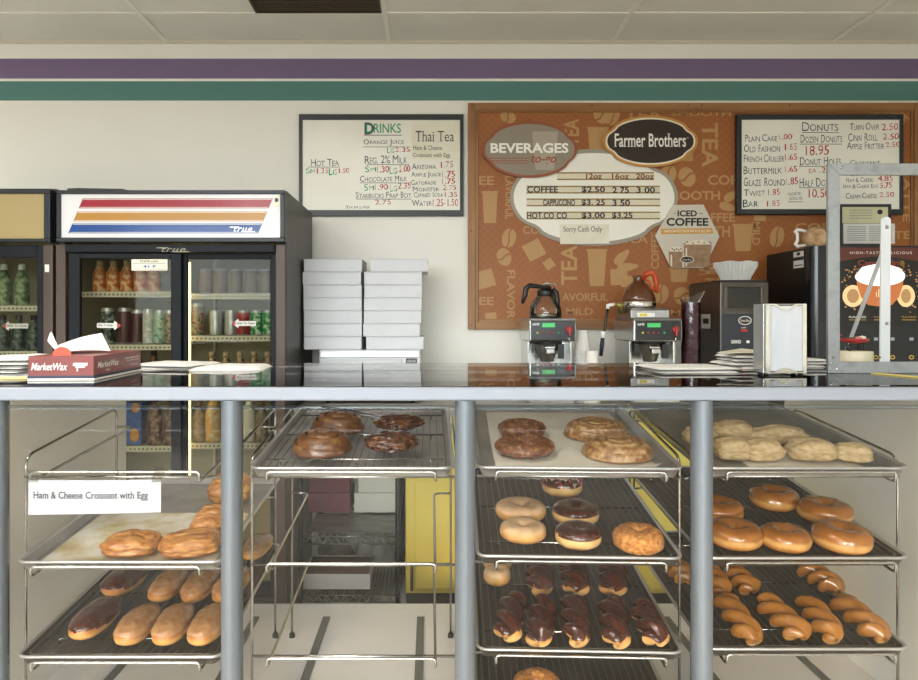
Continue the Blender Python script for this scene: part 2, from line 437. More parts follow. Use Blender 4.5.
obj('handwriting', mb, [M_mk_k, M_mk_r, M_mk_g, M_mk_b], t)
mb = MB(); pbox(mb, 411.5, 459, 123, 142, WALL - .0155, .0012)
o = obj('paper_notice', mb, M_paper2, label='white paper reading Thai Tea taped on the drinks whiteboard', cat='paper')
mb = MB(); text(mb, 'Thai Tea', 415.5, 454, 131, 141.5, WALL - .0162, bold=-.004, serif=True); obj('lettering', mb, M_ink, o)
mb = MB(); pbox(mb, 411.5, 460.3, 142.3, 159, WALL - .0165, .0012)
o = obj('paper_notice', mb, M_paper2, label='white paper reading Ham & Cheese Croissant with Egg on the drinks whiteboard', cat='paper')
mb = MB(); text(mb, 'Ham & Cheese', 413, 442, 145.5, 150, WALL - .0172, bold=.0, serif=True); text(mb, 'Croissant with Egg', 413, 450, 153, 158.3, WALL - .0172, bold=.0, serif=True)
obj('lettering', mb, M_ink, o)

# printed beverage board in its oak frame
def panel_mat():
    m = nmat('printed_panel', ['#925423', '#9c5c29'], scale=2, rough=.5)
    nt = m.node_tree; L = nt.links.new; b = nt.nodes['Principled BSDF']; base = b.inputs['Base Color'].links[0].from_socket
    tc = nt.nodes.new('ShaderNodeTexCoord'); sp = nt.nodes.new('ShaderNodeSeparateXYZ'); L(tc.outputs['Object'], sp.inputs[0])
    outs = []
    for s in (1, -1):
        a = nt.nodes.new('ShaderNodeMath'); a.operation = 'MULTIPLY_ADD'; a.inputs[1].default_value = s
        L(sp.outputs['X'], a.inputs[0]); L(sp.outputs['Z'], a.inputs[2])
        f = nt.nodes.new('ShaderNodeMath'); f.operation = 'PINGPONG'; f.inputs[1].default_value = .0225; L(a.outputs[0], f.inputs[0])
        g = nt.nodes.new('ShaderNodeMath'); g.operation = 'LESS_THAN'; g.inputs[1].default_value = .0022; L(f.outputs[0], g.inputs[0]); outs.append(g)
    mxm = nt.nodes.new('ShaderNodeMath'); mxm.operation = 'MAXIMUM'; L(outs[0].outputs[0], mxm.inputs[0]); L(outs[1].outputs[0], mxm.inputs[1])
    mu = nt.nodes.new('ShaderNodeMath'); mu.operation = 'MULTIPLY'; mu.inputs[1].default_value = .45; L(mxm.outputs[0], mu.inputs[0])
    mx = nt.nodes.new('ShaderNodeMix'); mx.data_type = 'RGBA'; mx.inputs[7].default_value = lin('#a9713f')
    L(mu.outputs[0], mx.inputs[0]); L(base, mx.inputs[6]); L(mx.outputs[2], b.inputs['Base Color'])
    return m
M_wood = nmat('oak_frame', ['#80552e', '#94683c', '#a27646'], scale=14, rough=.45, stretch=(.15, 1, 1), bump=.1)
M_wood_v = nmat('oak_frame_upright', ['#80552e', '#94683c', '#a27646'], scale=14, rough=.45, stretch=(1, 1, .15), bump=.1)
t = thing('menu_board', P(690, 330, WALL - .01), 'big oak-framed board printed with tan coffee words and beans behind the brewers', 'menu board')
BD = WALL - .012
mb = MB(); pbox(mb, 477, 913, 110, 322, BD, .01); bp = obj('printed_panel', mb, panel_mat(), t)
for ya, yb, yc, yd in ((102.6, 110, 108.5, 112), (322, 329.5, 319, 324)):
    mb = MB(); pbox(mb, 475.6, 914.4, ya, yb, WALL - .03, .029); pbox(mb, 478.7, 911.3, yc, yd, WALL - .022, .02); obj('frame_rail', mb, M_wood, t, bevel=.003)
for xa, xb, xc, xd in ((468, 475.5, 474, 478.6), (914.5, 922, 911.4, 916)):
    mb = MB(); pbox(mb, xa, xb, 102.6, 329.5, WALL - .031, .029); pbox(mb, xc, xd, 108.5, 324, WALL - .0225, .02); obj('frame_stile', mb, M_wood_v, t, bevel=.003)
mb = MB()
for px, py in ((472, 105.5), (592, 105.5), (688, 105.5), (702, 105.5), (790, 105.5), (471.5, 231), (471.5, 325.5), (529, 120)):
    q = P(px, py, WALL - .0318); mb.lathe([(.004, 0), (.004, .003)], q, 8, axis=Vector((0, -1, 0)))
obj('nail_heads', mb, M_black, t)
mb = MB(); dp = BD - .0001
def step_dp():
    global dp
    dp -= .00001
def bean(cx, cy, rx, ry, rot):
    step_dp()
    for s in (-1, 1):
        pts = []
        for i in range(13):
            a = -pi / 2 + pi * i / 12
            pts.append((s * (rx * .10 + rx * .9 * cos(a)), ry * sin(a)))
        for i in range(12, -1, -1):
            yy = ry * sin(-pi / 2 + pi * i / 12)
            pts.append((s * rx * .10 + rx * .14 * sin(yy / ry * pi), yy))
        c, q = cos(rot), sin(rot)
        pp = [P(cx + x * c - y * q, cy + x * q + y * c, dp) for x, y in pts]
        mb.poly(pp if s < 0 else pp[::-1])
def cupsh(cx, y0, y1, w0, w1):
    step_dp(); mb.poly([P(cx - w1 / 2, y1, dp), P(cx + w1 / 2, y1, dp), P(cx + w0 / 2, y0 + 2, dp), P(cx + w0 / 2 + 1, y0 + 2, dp), P(cx + w0 / 2 + 1, y0, dp), P(cx - w0 / 2 - 1, y0, dp), P(cx - w0 / 2 - 1, y0 + 2, dp), P(cx - w0 / 2, y0 + 2, dp)])
def cube(cx, cy, r, rot):
    step_dp(); mb.poly([P(cx + r * cos(rot + a), cy + r * sin(rot + a) * .95, dp) for a in (0, pi / 2, pi, 1.5 * pi)][::-1])
def leaf(cx, cy, l, w, rot):
    step_dp()
    pts = []
    for i in range(21):
        a = 2 * pi * i / 20; x = l * cos(a); y = w * sin(a) * (1 - .35 * cos(a)); pts.append(P(cx + x * cos(rot) - y * sin(rot), cy + x * sin(rot) + y * cos(rot), dp))
    mb.poly(pts[::-1])
for a in ((508, 117, 8, 6, .4), (509, 238, 7, 9.5, .25), (504, 257, 9, 7, 1.2), (602, 115, 9, 8, .9), (613, 117, 6, 9, .5), (668, 175, 8, 10, .4), (687, 177, 10, 8, 1.1), (661, 294, 7.5, 9.5, .2), (682, 296, 9, 8, 1.3), (777, 237, 7, 10.5, .25), (806, 128, 8, 6, .5), (898, 118, 8, 6, .5)): bean(*a)
cupsh(490, 191, 223, 15, 12); cupsh(597, 249, 286, 19, 14); cupsh(598, 127, 150, 20, 17); cupsh(679, 268, 282, 18, 15); cupsh(743, 224, 251, 19, 15); cupsh(686, 140, 161, 15, 13); cupsh(760, 208, 221, 13, 11)
for a in ((534, 250, 13, .3), (549, 264, 7, .2), (485, 279, 13, .5), (619, 277, 12, 0.75), (491, 318, 8, .7), (870, 262, 10, .3)): cube(*a)
mb.poly([P(621, 287, dp), P(654, 287, dp), P(654, 275, dp), P(621, 276, dp)])
for a in ((622, 257, 10, 4.5, -.8), (628, 267, 11, 4, -.1), (728, 207, 9, 4, .3), (731, 196, 8, 4, -.6)): leaf(*a)
kw = dict(bold=.02)
for b, x0, x1, y0, y1, r in (
    ('EE', 479, 494, 176, 185, 0), ('TEA', 564, 579, 119, 146, -1), ('FLAVORFUL', 505, 513, 172, 219, 1), ('COFFEE', 523, 560, 226, 234, 0), ('TEA', 561, 577, 245, 285, -1),
    ('FLAVOR', 507, 515, 270, 319, 1), ('EE', 479, 494, 297, 305, 0), ('AVORFUL', 562, 608, 293, 301, 0), ('MILD', 566, 593, 308, 315, 0), ('TEA', 625, 662, 111, 118, 0), ('SMOOTH', 671, 731, 111, 116, 0),
    ('TEA', 702, 718, 123, 167, 1), ('COF', 708, 737, 175, 185, 0), ('SMOOTH', 662, 720, 191, 200, 0), ('COFFEE', 651, 659, 232, 269, -1), ('FFEE', 711, 735, 213, 222, 0), ('TH', 714, 730, 226, 237, 0), ('TEA', 622, 648, 235, 243, 0),
    ('TEA', 699, 724, 262, 275, 1), ('M', 671, 680, 310, 316, 0), ('FLAVOR', 612, 650, 215, 221, 0), ('COF', 795, 830, 223, 232, 0), ('TEA', 870, 910, 112, 119, 0), ('TE', 894, 910, 231, 239, 0), ('LATTE', 903, 910, 170, 222, 1), ('TEA', 705, 735, 278, 288, 0), ('MILD', 752, 760, 222, 245, 1)):
    step_dp(); text(mb, b, x0, x1, y0, y1, dp, rot90=r, **kw)
obj('printed_pattern', mb, mat('pattern_ink', '#b48a56', .5), t)

def sign_plate(px, fn, cx, cy, d, layers, name, label, cat='sign'):
    """flat sign: stacked outlines (rx, ry, depth offset, material)"""
    root = None
    for i, (rx, ry, off, m) in enumerate(layers):
        mb = MB(); pts = pell(cx, cy, rx, ry, d - off, 64, fn=fn)
        mb.prism(pts, (0, .008 if i == 0 else .0012, 0))
        if root is None: root = obj(name, mb, m, label=label, cat=cat)
        else: obj('plate_face' if i == len(layers) - 1 else 'plate_border', mb, m, root)
    return root
notch = lambda a, c, w, d: d * math.exp(-(((abs(atan2(sin(a), abs(cos(a)))) - c) / w) ** 2))
ogee = lambda a: 1 - .012 - notch(a, .50, .16, .045) + .012 * abs(cos(a)) ** 10
ogee2 = lambda a: 1 - .012 - notch(a, .52, .15, .05) + .012 * abs(cos(a)) ** 10
scal = lambda a: 1 - notch(a, .73, .13, .06)
# price oval
pd = BD - .009
t = sign_plate(0, scal, 594, 197.5, pd, ((84, 48.5, 0, mat('price_border', '#9c9284', .45)), (80.5, 44.5, .0013, mat('price_face', '#efece2', .35))), 'price_sign', 'white scalloped oval price sign listing coffee, cappuccino and hot cocoa')
mb = MB(); rails = ((557, 654, 172.2, 180), (526.5, 660, 185.8, 193.5), (526.5, 660, 198.5, 206.3), (526.5, 660, 211.7, 219.3))
for x0, x1, y0, y1 in rails:
    h = y1 - y0
    for ya, yb in ((y0, y0 + h * .17), (y1 - h * .17, y1)):
        mb.grid(lambda u, v, x0=x0, x1=x1, ya=ya, yb=yb: P(x0 + (x1 - x0) * u, ya + (yb - ya) * v, pd - .0016 - .0026 * (1 - (2 * v - 1) ** 2)), 2, 9, k=0)
    prect(mb, x0, x1, y0 + h * .16, y1 - h * .16, pd - .0022, 1)
obj('letter_rail', mb, [mat('gold_rail', '#a3854a', .35, .7), mat('letter_strip', '#ddd3bb', .4)], t)
mb = MB(); q = pd - .0050

for b, x0, x1, y0, y1, k in (('12oz', 586, 602, 173.4, 179, 1), ('16oz', 612, 629, 173.4, 179, 1), ('20oz', 636, 654, 173.4, 179, 1),
    ('COFFEE', 527, 558, 186.3, 192.6, 0), ('$2.50', 581.5, 605, 186.7, 193, 0), ('2 75', 612.5, 629, 187, 193, 0), ('3 00', 636.5, 655, 187, 193, 0),
    ('CAPPUCCINO', 543, 575, 199.4, 205.6, 0), ('$3. 25', 581.5, 605, 199.5, 206, 0), ('3 50', 612.5, 630, 199.7, 206, 0),
    ('HOT.CO CO', 527, 567, 212.3, 218.7, 0), ('$3.00', 581.5, 605, 212.6, 219, 0), ('$3.25', 612, 632.5, 212.5, 219, 0)):
    text(mb, b, x0, x1, y0, y1, q, k, bold=.02)
obj('lettering', mb, [M_ink, mat('brown_ink', '#7a3f22', .5)], t)
# beverages oval
t = sign_plate(0, ogee, 529.8, 149.5, pd - .016, ((47.5, 28.5, 0, mat('terracotta_border', '#94502f', .45)), (44.8, 25.9, .0013, mat('taupe_face', '#8d8172', .45))), 'beverage_sign', 'taupe oval sign with rust border reading Beverages to-go')
q = pd - .016 - .0018
mb = MB(); mb.poly([P(535.5, 170, q, ), P(554, 170, q), P(558, 131.5, q), P(532, 131.5, q)]); obj('printed_cup', mb, mat('pale_taupe', '#a79c8b', .5), t)
mb = MB(); text(mb, 'BEVERAGES', 490.5, 568.5, 143, 153, q - .0004, 0, bold=.03); text(mb, 'to-go', 531, 556.5, 155.2, 165.5, q - .0004, 1, bold=.02, shear=.25)
for y in (157.8, 160.3, 162.6): prect(mb, 487 + (y - 157.8), 528.5, y, y + .8, q - .0004, 1)
obj('lettering', mb, [mat('sign_white', '#f2efe8', .5), mat('rust_ink', '#94502f', .5)], t)
# roaster's oval
t = sign_plate(0, ogee2, 650.5, 141.2, pd - .016, ((47.5, 26.2, 0, mat('gold_border', '#c28a3c', .35)), (44.8, 23.8, .0013, mat('cream_border', '#eee6d2', .4)), (43.2, 22.2, .0026, mat('espresso_face', '#2a1b14', .3))), 'roaster_sign', 'dark brown oval sign with gold rim and white serif lettering')
mb = MB(); text(mb, 'Farmer Brothers', 614, 686, 133.5, 147, pd - .020, bold=.012, serif=True); text(mb, "o", 687, 688.5, 137, 138.6, pd - .020); obj('lettering', mb, mat('sign_white', '#f2efe8', .5), t)
# iced coffee hexagon
hx = [(673, 205), (703.5, 204.5), (719.5, 236.5), (704, 268), (671, 267.5), (655, 236)]
mb = MB(); mb.prism([P(x, y, pd - .012) for x, y in hx][::-1], (0, .006, 0))
t = obj('iced_coffee_sign', mb, mat('hexagon_card', '#cfc6b8', .45), label='hexagonal card reading Iced Coffee with two glasses printed on it', cat='sign')
q = pd - .0126
mb = MB(); text(mb, 'ICED', 677.5, 697, 210.3, 216.5, q, 0, bold=.035); text(mb, 'COFFEE', 666.5, 708.3, 217.8, 226, q, 0, bold=.035)
prect(mb, 674, 676, 213.2, 213.7, q, 0); prect(mb, 698.5, 703, 213.2, 213.7, q, 0)
mb.poly([P(661, 234.2, q), P(713.5, 233.5, q), P(712, 228, q), P(661, 228.8, q)], 1)
text(mb, 'HANDCRAFTED TASTE WITH ICE ALL DAY', 664, 711, 229.8, 232.4, q - .0003, 2, bold=.01); obj('lettering', mb, [M_ink, mat('orange_band', '#d09a4c', .5), mat('cream_ink', '#f0e6cf', .5)], t)
mb = MB()
for x0, x1, y0, y1, k in ((683.5, 712, 243, 267.3, 0), (668.5, 683, 250, 267.3, 0)):
    mb.poly([P(x0 + 1, y1, q), P(x1 - 3 if x1 > 700 else x1 - 1, y1, q), P(x1 - .5, y0 + 6, q), P(x1, y0, q), P(x0, y0, q)], 0)
    mb.poly([P(x0, y0 + 1.5, q - .0003), P(x1, y0 + 1.5, q - .0003), P((x0 + x1) / 2 + 4, y0 - 3.5, q - .0003), P((x0 + x1) / 2 - 4, y0 - 3, q - .0003)], 1)
    for i in range(5):
        xx = x0 + 3 + i * (x1 - x0 - 6) / 4; prect(mb, xx, xx + 1.6, y0 - 1.6 + (i % 2), y0 - .4 + (i % 2), q - .0005, 2)
    prect(mb, x0 + 2, x0 + 3.6, y0 + 5, y1 - 1, q - .0003, 1)
mb.poly(pell(687, 259.5, 7, 3.6, q - .0006, 24), 1); mb.poly(pell(687, 259.5, 6.2, 2.9, q - .0008, 24), 3)
text(mb, 'Farmer Bros', 682.5, 691.5, 258.6, 260.8, q - .001, 1)
obj('printed_glasses', mb, [nmat('coffee_print', ['#8a6748', '#a88765'], scale=30, rough=.5), mat('foam_print', '#e2d6c2', .5), mat('bean_print', '#5b3b28', .5), mat('espresso_print', '#2a1b14', .4)], t)
# cash notice
mb = MB(); mb.prism([P(559.5, 224, pd - .004), P(609, 224.4, pd - .0035), P(609.5, 243.6, pd - .006), P(560.2, 244.2, pd - .006)][::-1], (0, .0008, 0))
o = obj('paper_notice', mb, M_paper2, label='small cream paper reading Sorry Cash Only under the price list', cat='paper')
mb = MB(); text(mb, 'Sorry Cash Only', 563.5, 602, 226.3, 233.3, pd - .0066, bold=-.005, serif=True); obj('lettering', mb, M_ink, o)

# donut whiteboard
t = thing('whiteboard', P(820, 214, BD), 'dark-framed whiteboard with the handwritten donut menu on the printed board', 'whiteboard')
dw = BD - .03
mb = MB(); frame_ring(mb, (737.2, 903.8, 114, 214.3), (742, 900, 119.5, 209), dw - .006, .034); obj('frame', mb, M_frame, t, bevel=.003)
mb = MB(); pbox(mb, 740, 902, 117.5, 211, dw, .028); obj('writing_surface', mb, M_board, t)
mb = MB(); dt = dw - .0006
for b, x0, x1, y0, y1, k in (
    ('Plain Cake', 745, 777, 134.5, 141.5, K), ('1.00', 779, 792, 134, 139.5, R_), ('Old Fashion', 744, 780, 144.5, 152, K), ('1.65', 785, 797, 143.5, 150, R_),
    ('French Cruller', 744, 784, 154.5, 162, K), ('1.65', 785, 797, 154, 160, R_), ('Buttermilk', 743.5, 782, 166, 174, K), ('1.65', 785, 797, 166, 172, R_),
    ('Glaze Round', 743.5, 785, 177.5, 186, K), ('1.85', 786, 798, 177.5, 184.5, R_), ('Twist', 744, 765, 189, 196, K), ('1.85', 768, 780, 189, 195, R_), ('Bar', 743, 758, 199.5, 207, K), ('1.85', 767, 780, 200.5, 206, R_),
    ('Donuts', 802, 838, 122, 131, B_), ('Dozen Donuts', 800.5, 842, 134.5, 142.5, B_), ('18.95', 805.5, 829, 145.5, 155, R_), ('Donut Holes', 800, 841, 157, 165, B_), ('ea .25', 809, 830, 167, 173, R_),
    ('Half Dozen', 799.5, 836, 178, 186.5, B_), ('10.50', 808.5, 830, 189, 197.5, R_), ('assorted', 788, 801, 192.5, 195.5, K), ('donuts', 789, 802, 197, 200, K),
    ('Turn Over', 850, 879, 123, 130, K), ('2.50', 882, 898, 123.5, 130, R_), ('Cinn Roll', 848, 877.5, 133, 141, K), ('2.50', 883, 899, 133.5, 139.5, R_), ('Apple Fritter', 847, 884, 142, 149, K), ('2.50', 885.5, 900, 142, 147, R_),
    ('Croissant', 850, 880, 160, 165, K), ('Plain', 847, 863, 172, 176, K), ('3.50', 879, 891, 171.5, 175.5, R_), ('Ham & Cheese', 846, 873, 177.5, 182, K), ('4.85', 878, 893, 175.5, 181, R_), ('Ham & Cheese Egg', 843, 878, 184, 188, K), ('5.75', 880, 892, 182.5, 188, R_), ('Cream Cheese', 846, 877, 193, 198.5, K), ('2.50', 879.5, 894, 192, 197, R_)):
    text(mb, b, x0, x1, y0, y1, dt, k, tilt=-.6, jit=.25, **H)
for x0, x1, y in ((802, 839, 132.2), (800, 842, 143.8), (799, 841, 166), (799, 838, 187.5), (788, 803, 201.5)): prect(mb, x0, x1, y, y + .6, dt, K)
obj('handwriting', mb, [M_mk_k, M_mk_r, M_mk_g, M_mk_b], t)

# framed permits beside the dispenser
pdp = 3.86
t = thing('notice_holder', P(869, 246, pdp), 'dark-backed permits in a holder standing on the cappuccino dispenser', 'notice')
mb = MB(); pbox(mb, 841, 891.5, 204, 246.2, pdp, .012); obj('backing', mb, M_frame, t, bevel=.002)
mb = MB(); pbox(mb, 842.5, 888, 207, 223.2, pdp - .003, .0025); obj('permit_sheet', mb, nmat('green_paper', ['#b9b894', '#c8c6a4'], scale=15, rough=.7), t, label='pale green permit')
mb = MB(); pbox(mb, 843.5, 895, 223.6, 243.5, pdp - .005, .0045); obj('permit_sheet', mb, mat('grey_paper', '#cfcfcb', .6), t, label='white permit')
mb = MB(); q = pdp - .0056
for i in range(7): prect(mb, 847, 866, 226.5 + i * 2.2, 227.3 + i * 2.2, q, 0); prect(mb, 869, 892, 226.5 + i * 2.2, 227.3 + i * 2.2, q, 0)
for i in range(4): prect(mb, 849, 872, 210 + i * 2.6, 210.7 + i * 2.6, pdp - .0036, 0)
mb.poly(pell(880, 212, 2.8, 2.5, pdp - .0036, 16), 1); obj('lettering', mb, [mat('faint_ink', '#8d8f8e', .7), M_ink], t)

# ------------------------------------------------------------------ back counter and cabinets
BC = 1.02
mb = MB(); mb.box(-.645, XR - .005, 3.40, WALL - .004, BC - .035, BC)
obj('back_worktop', mb, nmat('grey_laminate', ['#9a9890', '#aaa89f'], scale=30, rough=.4), label='long grey worktop along the back wall under the coffee brewers', cat='worktop', bevel=.004)
M_yel = nmat('yellow_paint', ['#c2b24a', '#cdbd56'], scale=4, rough=.45)
M_yel2 = nmat('yellow_paint_door', ['#c6b64e', '#d1c15a'], scale=4, rough=.45)
M_kick = mat('dark_kick', '#2c2823', .7)
cabs = [(405.7, 514), (515, 624), (625, 734), (735, 845)]
for i, (a, b) in enumerate(cabs):
    x0, x1 = X(a, 3.44), X(b, 3.44); zb = .135
    lab = ['yellow base cabinet beside the black wire shelving', 'yellow base cabinet under the first coffee brewer, second from the wire shelving', 'yellow base cabinet under the grinder, third from the wire shelving', 'yellow base cabinet under the cappuccino dispenser, farthest from the wire shelving'][i]
    t = thing('base_cabinet', ((x0 + x1) / 2, 3.7, .0), lab, 'cabinet', 'yellow base cabinets under the back worktop')
    mb = MB(); mb.box(x0, x1, 3.44, WALL - .02, zb, BC - .037); obj('carcass', mb, M_yel, t, bevel=.003)
    mb = MB(); mb.box(x0, x1, 3.50, WALL - .02, .001, zb - .001); obj('toe_kick', mb, M_kick, t)
    mb = MB(); mb.box(x0 + .045, x1 - .045, 3.422, 3.4395, zb + .025, BC - .06); dr = obj('door', mb, M_yel2, t, bevel=.004)
    hx_ = x1 - .075 if i == 2 else x0 + .055
    hx_ = x0 + .03 if i == 0 else hx_
    hz = .22 if i == 0 else (.80 if i == 2 else .7)
    mb = MB(); mb.tube([(hx_, 3.4215, hz - .06), (hx_, 3.395, hz - .055), (hx_, 3.395, hz + .055), (hx_, 3.4215, hz + .06)], .006, 8); obj('handle', mb, M_black, dr, label='black door handle')

# wire shelving with boxes, under the worktop
M_bk_m = mat('black_wire', '#1c1d1c', .4, .4)
sx0, sx1, sy0, sy1 = X(301, 3.45), X(398, 3.45), 3.44, 4.06
t = thing('wire_shelving', ((sx0 + sx1) / 2, 3.75, 0), 'black wire shelving unit under the back worktop beside the yellow cabinets', 'shelving')
for x in (sx0, sx1):
    for y in (sy0, sy1):
        mb = MB(); mb.tube([(x, y, .002), (x, y, BC - .04)], .0125, 10)
        for i in range(28): mb.lathe([(.0137, 0), (.0137, .003)], (x, y, .05 + i * .033), 10)
        obj('post', mb, M_bk_m, t)
M_wsh = mat('shelf_wire', '#6f706c', .3, .9)
for z in (.405, .125):
    mb = MB()
    for y in (sy0, sy1):
        mb.tube([(sx0, y, z), (sx1, y, z)], .0035, 6); mb.tube([(sx0, y, z - .035), (sx1, y, z - .035)], .0035, 6)
        pts = []
        for i in range(23): pts.append((sx0 + (sx1 - sx0) * i / 22, y, z - (.035 if i % 2 else 0)))
        mb.tube(pts, .0022, 5)
    for i in range(26):
        x = sx0 + .012 + (sx1 - sx0 - .024) * i / 25; mb.tube([(x, sy0, z + .004), (x, sy1, z + .004)], .0022, 5)
    obj('shelf', mb, M_wsh, t)
mb = MB(); mb.grid(lambda u, v: Vector((sx0 + .02 + u * (sx1 - sx0 - .04), sy0 + .03 + v * .34, .4125 + .006 * noise.noise(Vector((u * 9, v * 5, 0))) + .003)), 30, 20)
obj('liner_sheet', mb, nmat('foil_liner', ['#3c3b38', '#6b6965', '#8c8a85'], scale=14, rough=.35, metal=.6, stretch=(.6, 4, 1)), label='crumpled dark foil sheet lying on the upper shelf of the wire shelving', cat='sheet')
M_mar = nmat('maroon_card', ['#642034', '#6e2639'], scale=8, rough=.55)
M_box = nmat('white_card', ['#c8cad0', '#d0d2d8'], scale=5, rough=.55)
M_greyb = nmat('off_white_card', ['#cfcfc4', '#d8d8cd'], scale=5, rough=.6)
def lidbox(name, x0, x1, y0, y1, z0, z1, m, label, group=None, cat='box'):
    t = thing(name, ((x0 + x1) / 2, (y0 + y1) / 2, z0), label, cat, group)
    mb = MB(); mb.box(x0 + .002, x1 - .002, y0 + .002, y1 - .002, z0, z1 - .002); obj('tray', mb, m, t, bevel=.0015)
    h = (z1 - z0)
    mb = MB()   # lid with front tuck flap and side ears
    mb.box(x0, x1, y0, y1, z1 - .0035, z1); mb.box(x0 + .001, x1 - .001, y0, y0 + .0015, z0 + .004, z1 - .002)
    mb.box(x0 + .034, x0 + .0355, y0 - .0006, y0, z0 + .006, z1 - .004); mb.box(x1 - .0355, x1 - .034, y0 - .0006, y0, z0 + .006, z1 - .004)
    obj('lid', mb, m, t, bevel=.0012)
    return t
db = 3.80
db = 3.8; zs = .4225
lidbox('cake_box', X(308, db), X(350.5, db), db, 4.03, zs, zs + .104, M_mar, 'lower maroon box of the pair on the wire shelving')
lidbox('cake_box', X(308.3, db), X(349.5, db), db + .01, 4.035, zs + .1045, zs + .21, M_mar, 'upper maroon box of the pair on the wire shelving')
lidbox('cake_box', X(354, db), X(396, db), db, 4.03, zs, zs + .104, M_greyb, 'lower off-white box beside the maroon pair on the wire shelving')
lidbox('cake_box', X(358, db), X(396.5, db), db + .01, 4.035, zs + .1045, zs + .21, M_greyb, 'upper off-white box beside the maroon pair on the wire shelving')
t = thing('cardboard_carton', (X(336, 3.5), 3.62, .13), 'open white carton with brown cardboard inside on the lower wire shelf', 'carton')
x0, x1 = X(302.5, 3.5), X(370, 3.5); z0, z1 = .132, .132 + .072
mb = MB()
for b in ((x0, x1, 3.5, 3.504), (x0, x1, 3.78, 3.784), (x0, x0 + .004, 3.504, 3.78), (x1 - .004, x1, 3.504, 3.78)): mb.box(*b, z0, z1)
obj('outer_wall', mb, M_box, t)
mb = MB(); mb.box(x0 + .005, x1 - .005, 3.505, 3.779, z0, z1 - .006); obj('cardboard_filling', mb, nmat('brown_card', ['#5f4531', '#6d5039'], scale=9, rough=.8), t, label='brown cardboard filling')
def bag(px0, px1, py0, py1, d, m, label, seed):
    a, b = P(px0, py1, d), P(px1, py0, d); a.z = .1335; c = (a + b) / 2; rx = (b.x - a.x) / 2; rz = (b.z - a.z)
    mb = MB()
    def fn(u, v):
        th = 2 * pi * u; ph = pi / 2 * v
        n = 1 + .25 * noise.noise(Vector((cos(th) * 2 + seed, sin(th) * 2, v * 3))) + .12 * noise.noise(Vector((cos(th) * 7 + seed, sin(th) * 7, v * 9)))
        return Vector((c.x + rx * cos(th) * cos(ph) * n, d + .09 + .08 * sin(th) * cos(ph) * n, a.z + rz * sin(ph) * n))
    mb.grid(fn, 40, 14, cu=True)
    obj('plastic_bag', mb, m, label=label, cat='bag')
bag(314, 350, 536, 584, 3.84, mat('grey_bag', '#75756f', .35), 'grey plastic bag bunched behind the carton on the lower wire shelf', 3)
bag(354, 392, 534, 586, 3.84, mat('white_bag', '#c9c9c6', .3), 'white crumpled plastic bag behind the carton on the lower wire shelf', 8)

# microwave and the bakery boxes stacked on it
dm = 3.62
x0, x1 = X(319, dm), X(420.5, dm); zt = Z(350, dm)
t = thing('microwave', ((x0 + x1) / 2, 3.8, BC), 'white microwave under the two stacks of white bakery boxes', 'microwave')
mb = MB(); mb.box(x0, x1, dm, 4.02, BC + .012, zt); obj('body', mb, mat('white_enamel', '#d6d8dc', .3), t, bevel=.006)
for sx in (x0 + .04, x1 - .04):
    for sy in (dm + .05, 3.98): mb = MB(); mb.lathe([(.012, 0), (.012, .012)], (sx, sy, BC), 10); obj('foot', mb, M_rubber, t)
mb = MB(); mb.box(x0 + .005, X(402, dm), dm - .012, dm - .0005, BC + .03, zt - .045); dr = obj('door', mb, mat('microwave_door', '#c9ccd2', .25), t, bevel=.004)
mb = MB(); mb.box(x0 + .04, X(390, dm), dm - .0135, dm - .0122, BC + .06, zt - .085); obj('door_window', mb, M_black, dr)
mb = MB(); mb.box(x0 + .006, x1 - .006, dm - .006, dm - .0005, zt - .038, zt - .006); obj('top_trim', mb, M_alu, t, bevel=.003)
mb = MB(); pbox(mb, 406, 417, 358.5, 364, dm - .005, .0045); lb = obj('control_panel', mb, M_black, t)
mb = MB(); text(mb, '((o))', 407.5, 415.5, 359.5, 363, dm - .0056); obj('lettering', mb, M_white, lb)
db = 3.66; tops_l = 258.8; hh = 12.72
zb = zt + .0005; ht = (Z(258.8, db) - zb) / 7
ords = ['topmost', 'second from the top', 'third from the top', 'fourth from the top', 'fifth from the top', 'sixth from the top', 'bottom']
offs_l = [(303.8, 362), (302.3, 361), (303, 361.7), (303.4, 361.8), (303.7, 362), (303.5, 361.8), (303.8, 361.6)]
offs_r = [(370.2, 428), (364, 422), (364, 422), (363.8, 421.8), (363.6, 421.4), (362.8, 420), (366, 423.8)]
for side, offs, nm in (('left', offs_l, 'beside the fridge'), ('right', offs_r, 'nearer the printed board')):
    for i in range(7):
        a, b = offs[i]; z1 = zb + ht * (7 - i) - .0004; z0 = zb + ht * (6 - i)
        lidbox('bakery_box', X(a, db), X(b, db), db + .004 * (i % 3), db + .30, z0, z1, M_box, 'white bakery box, %s in the stack %s' % (ords[i], nm), 'white bakery boxes stacked on the microwave')

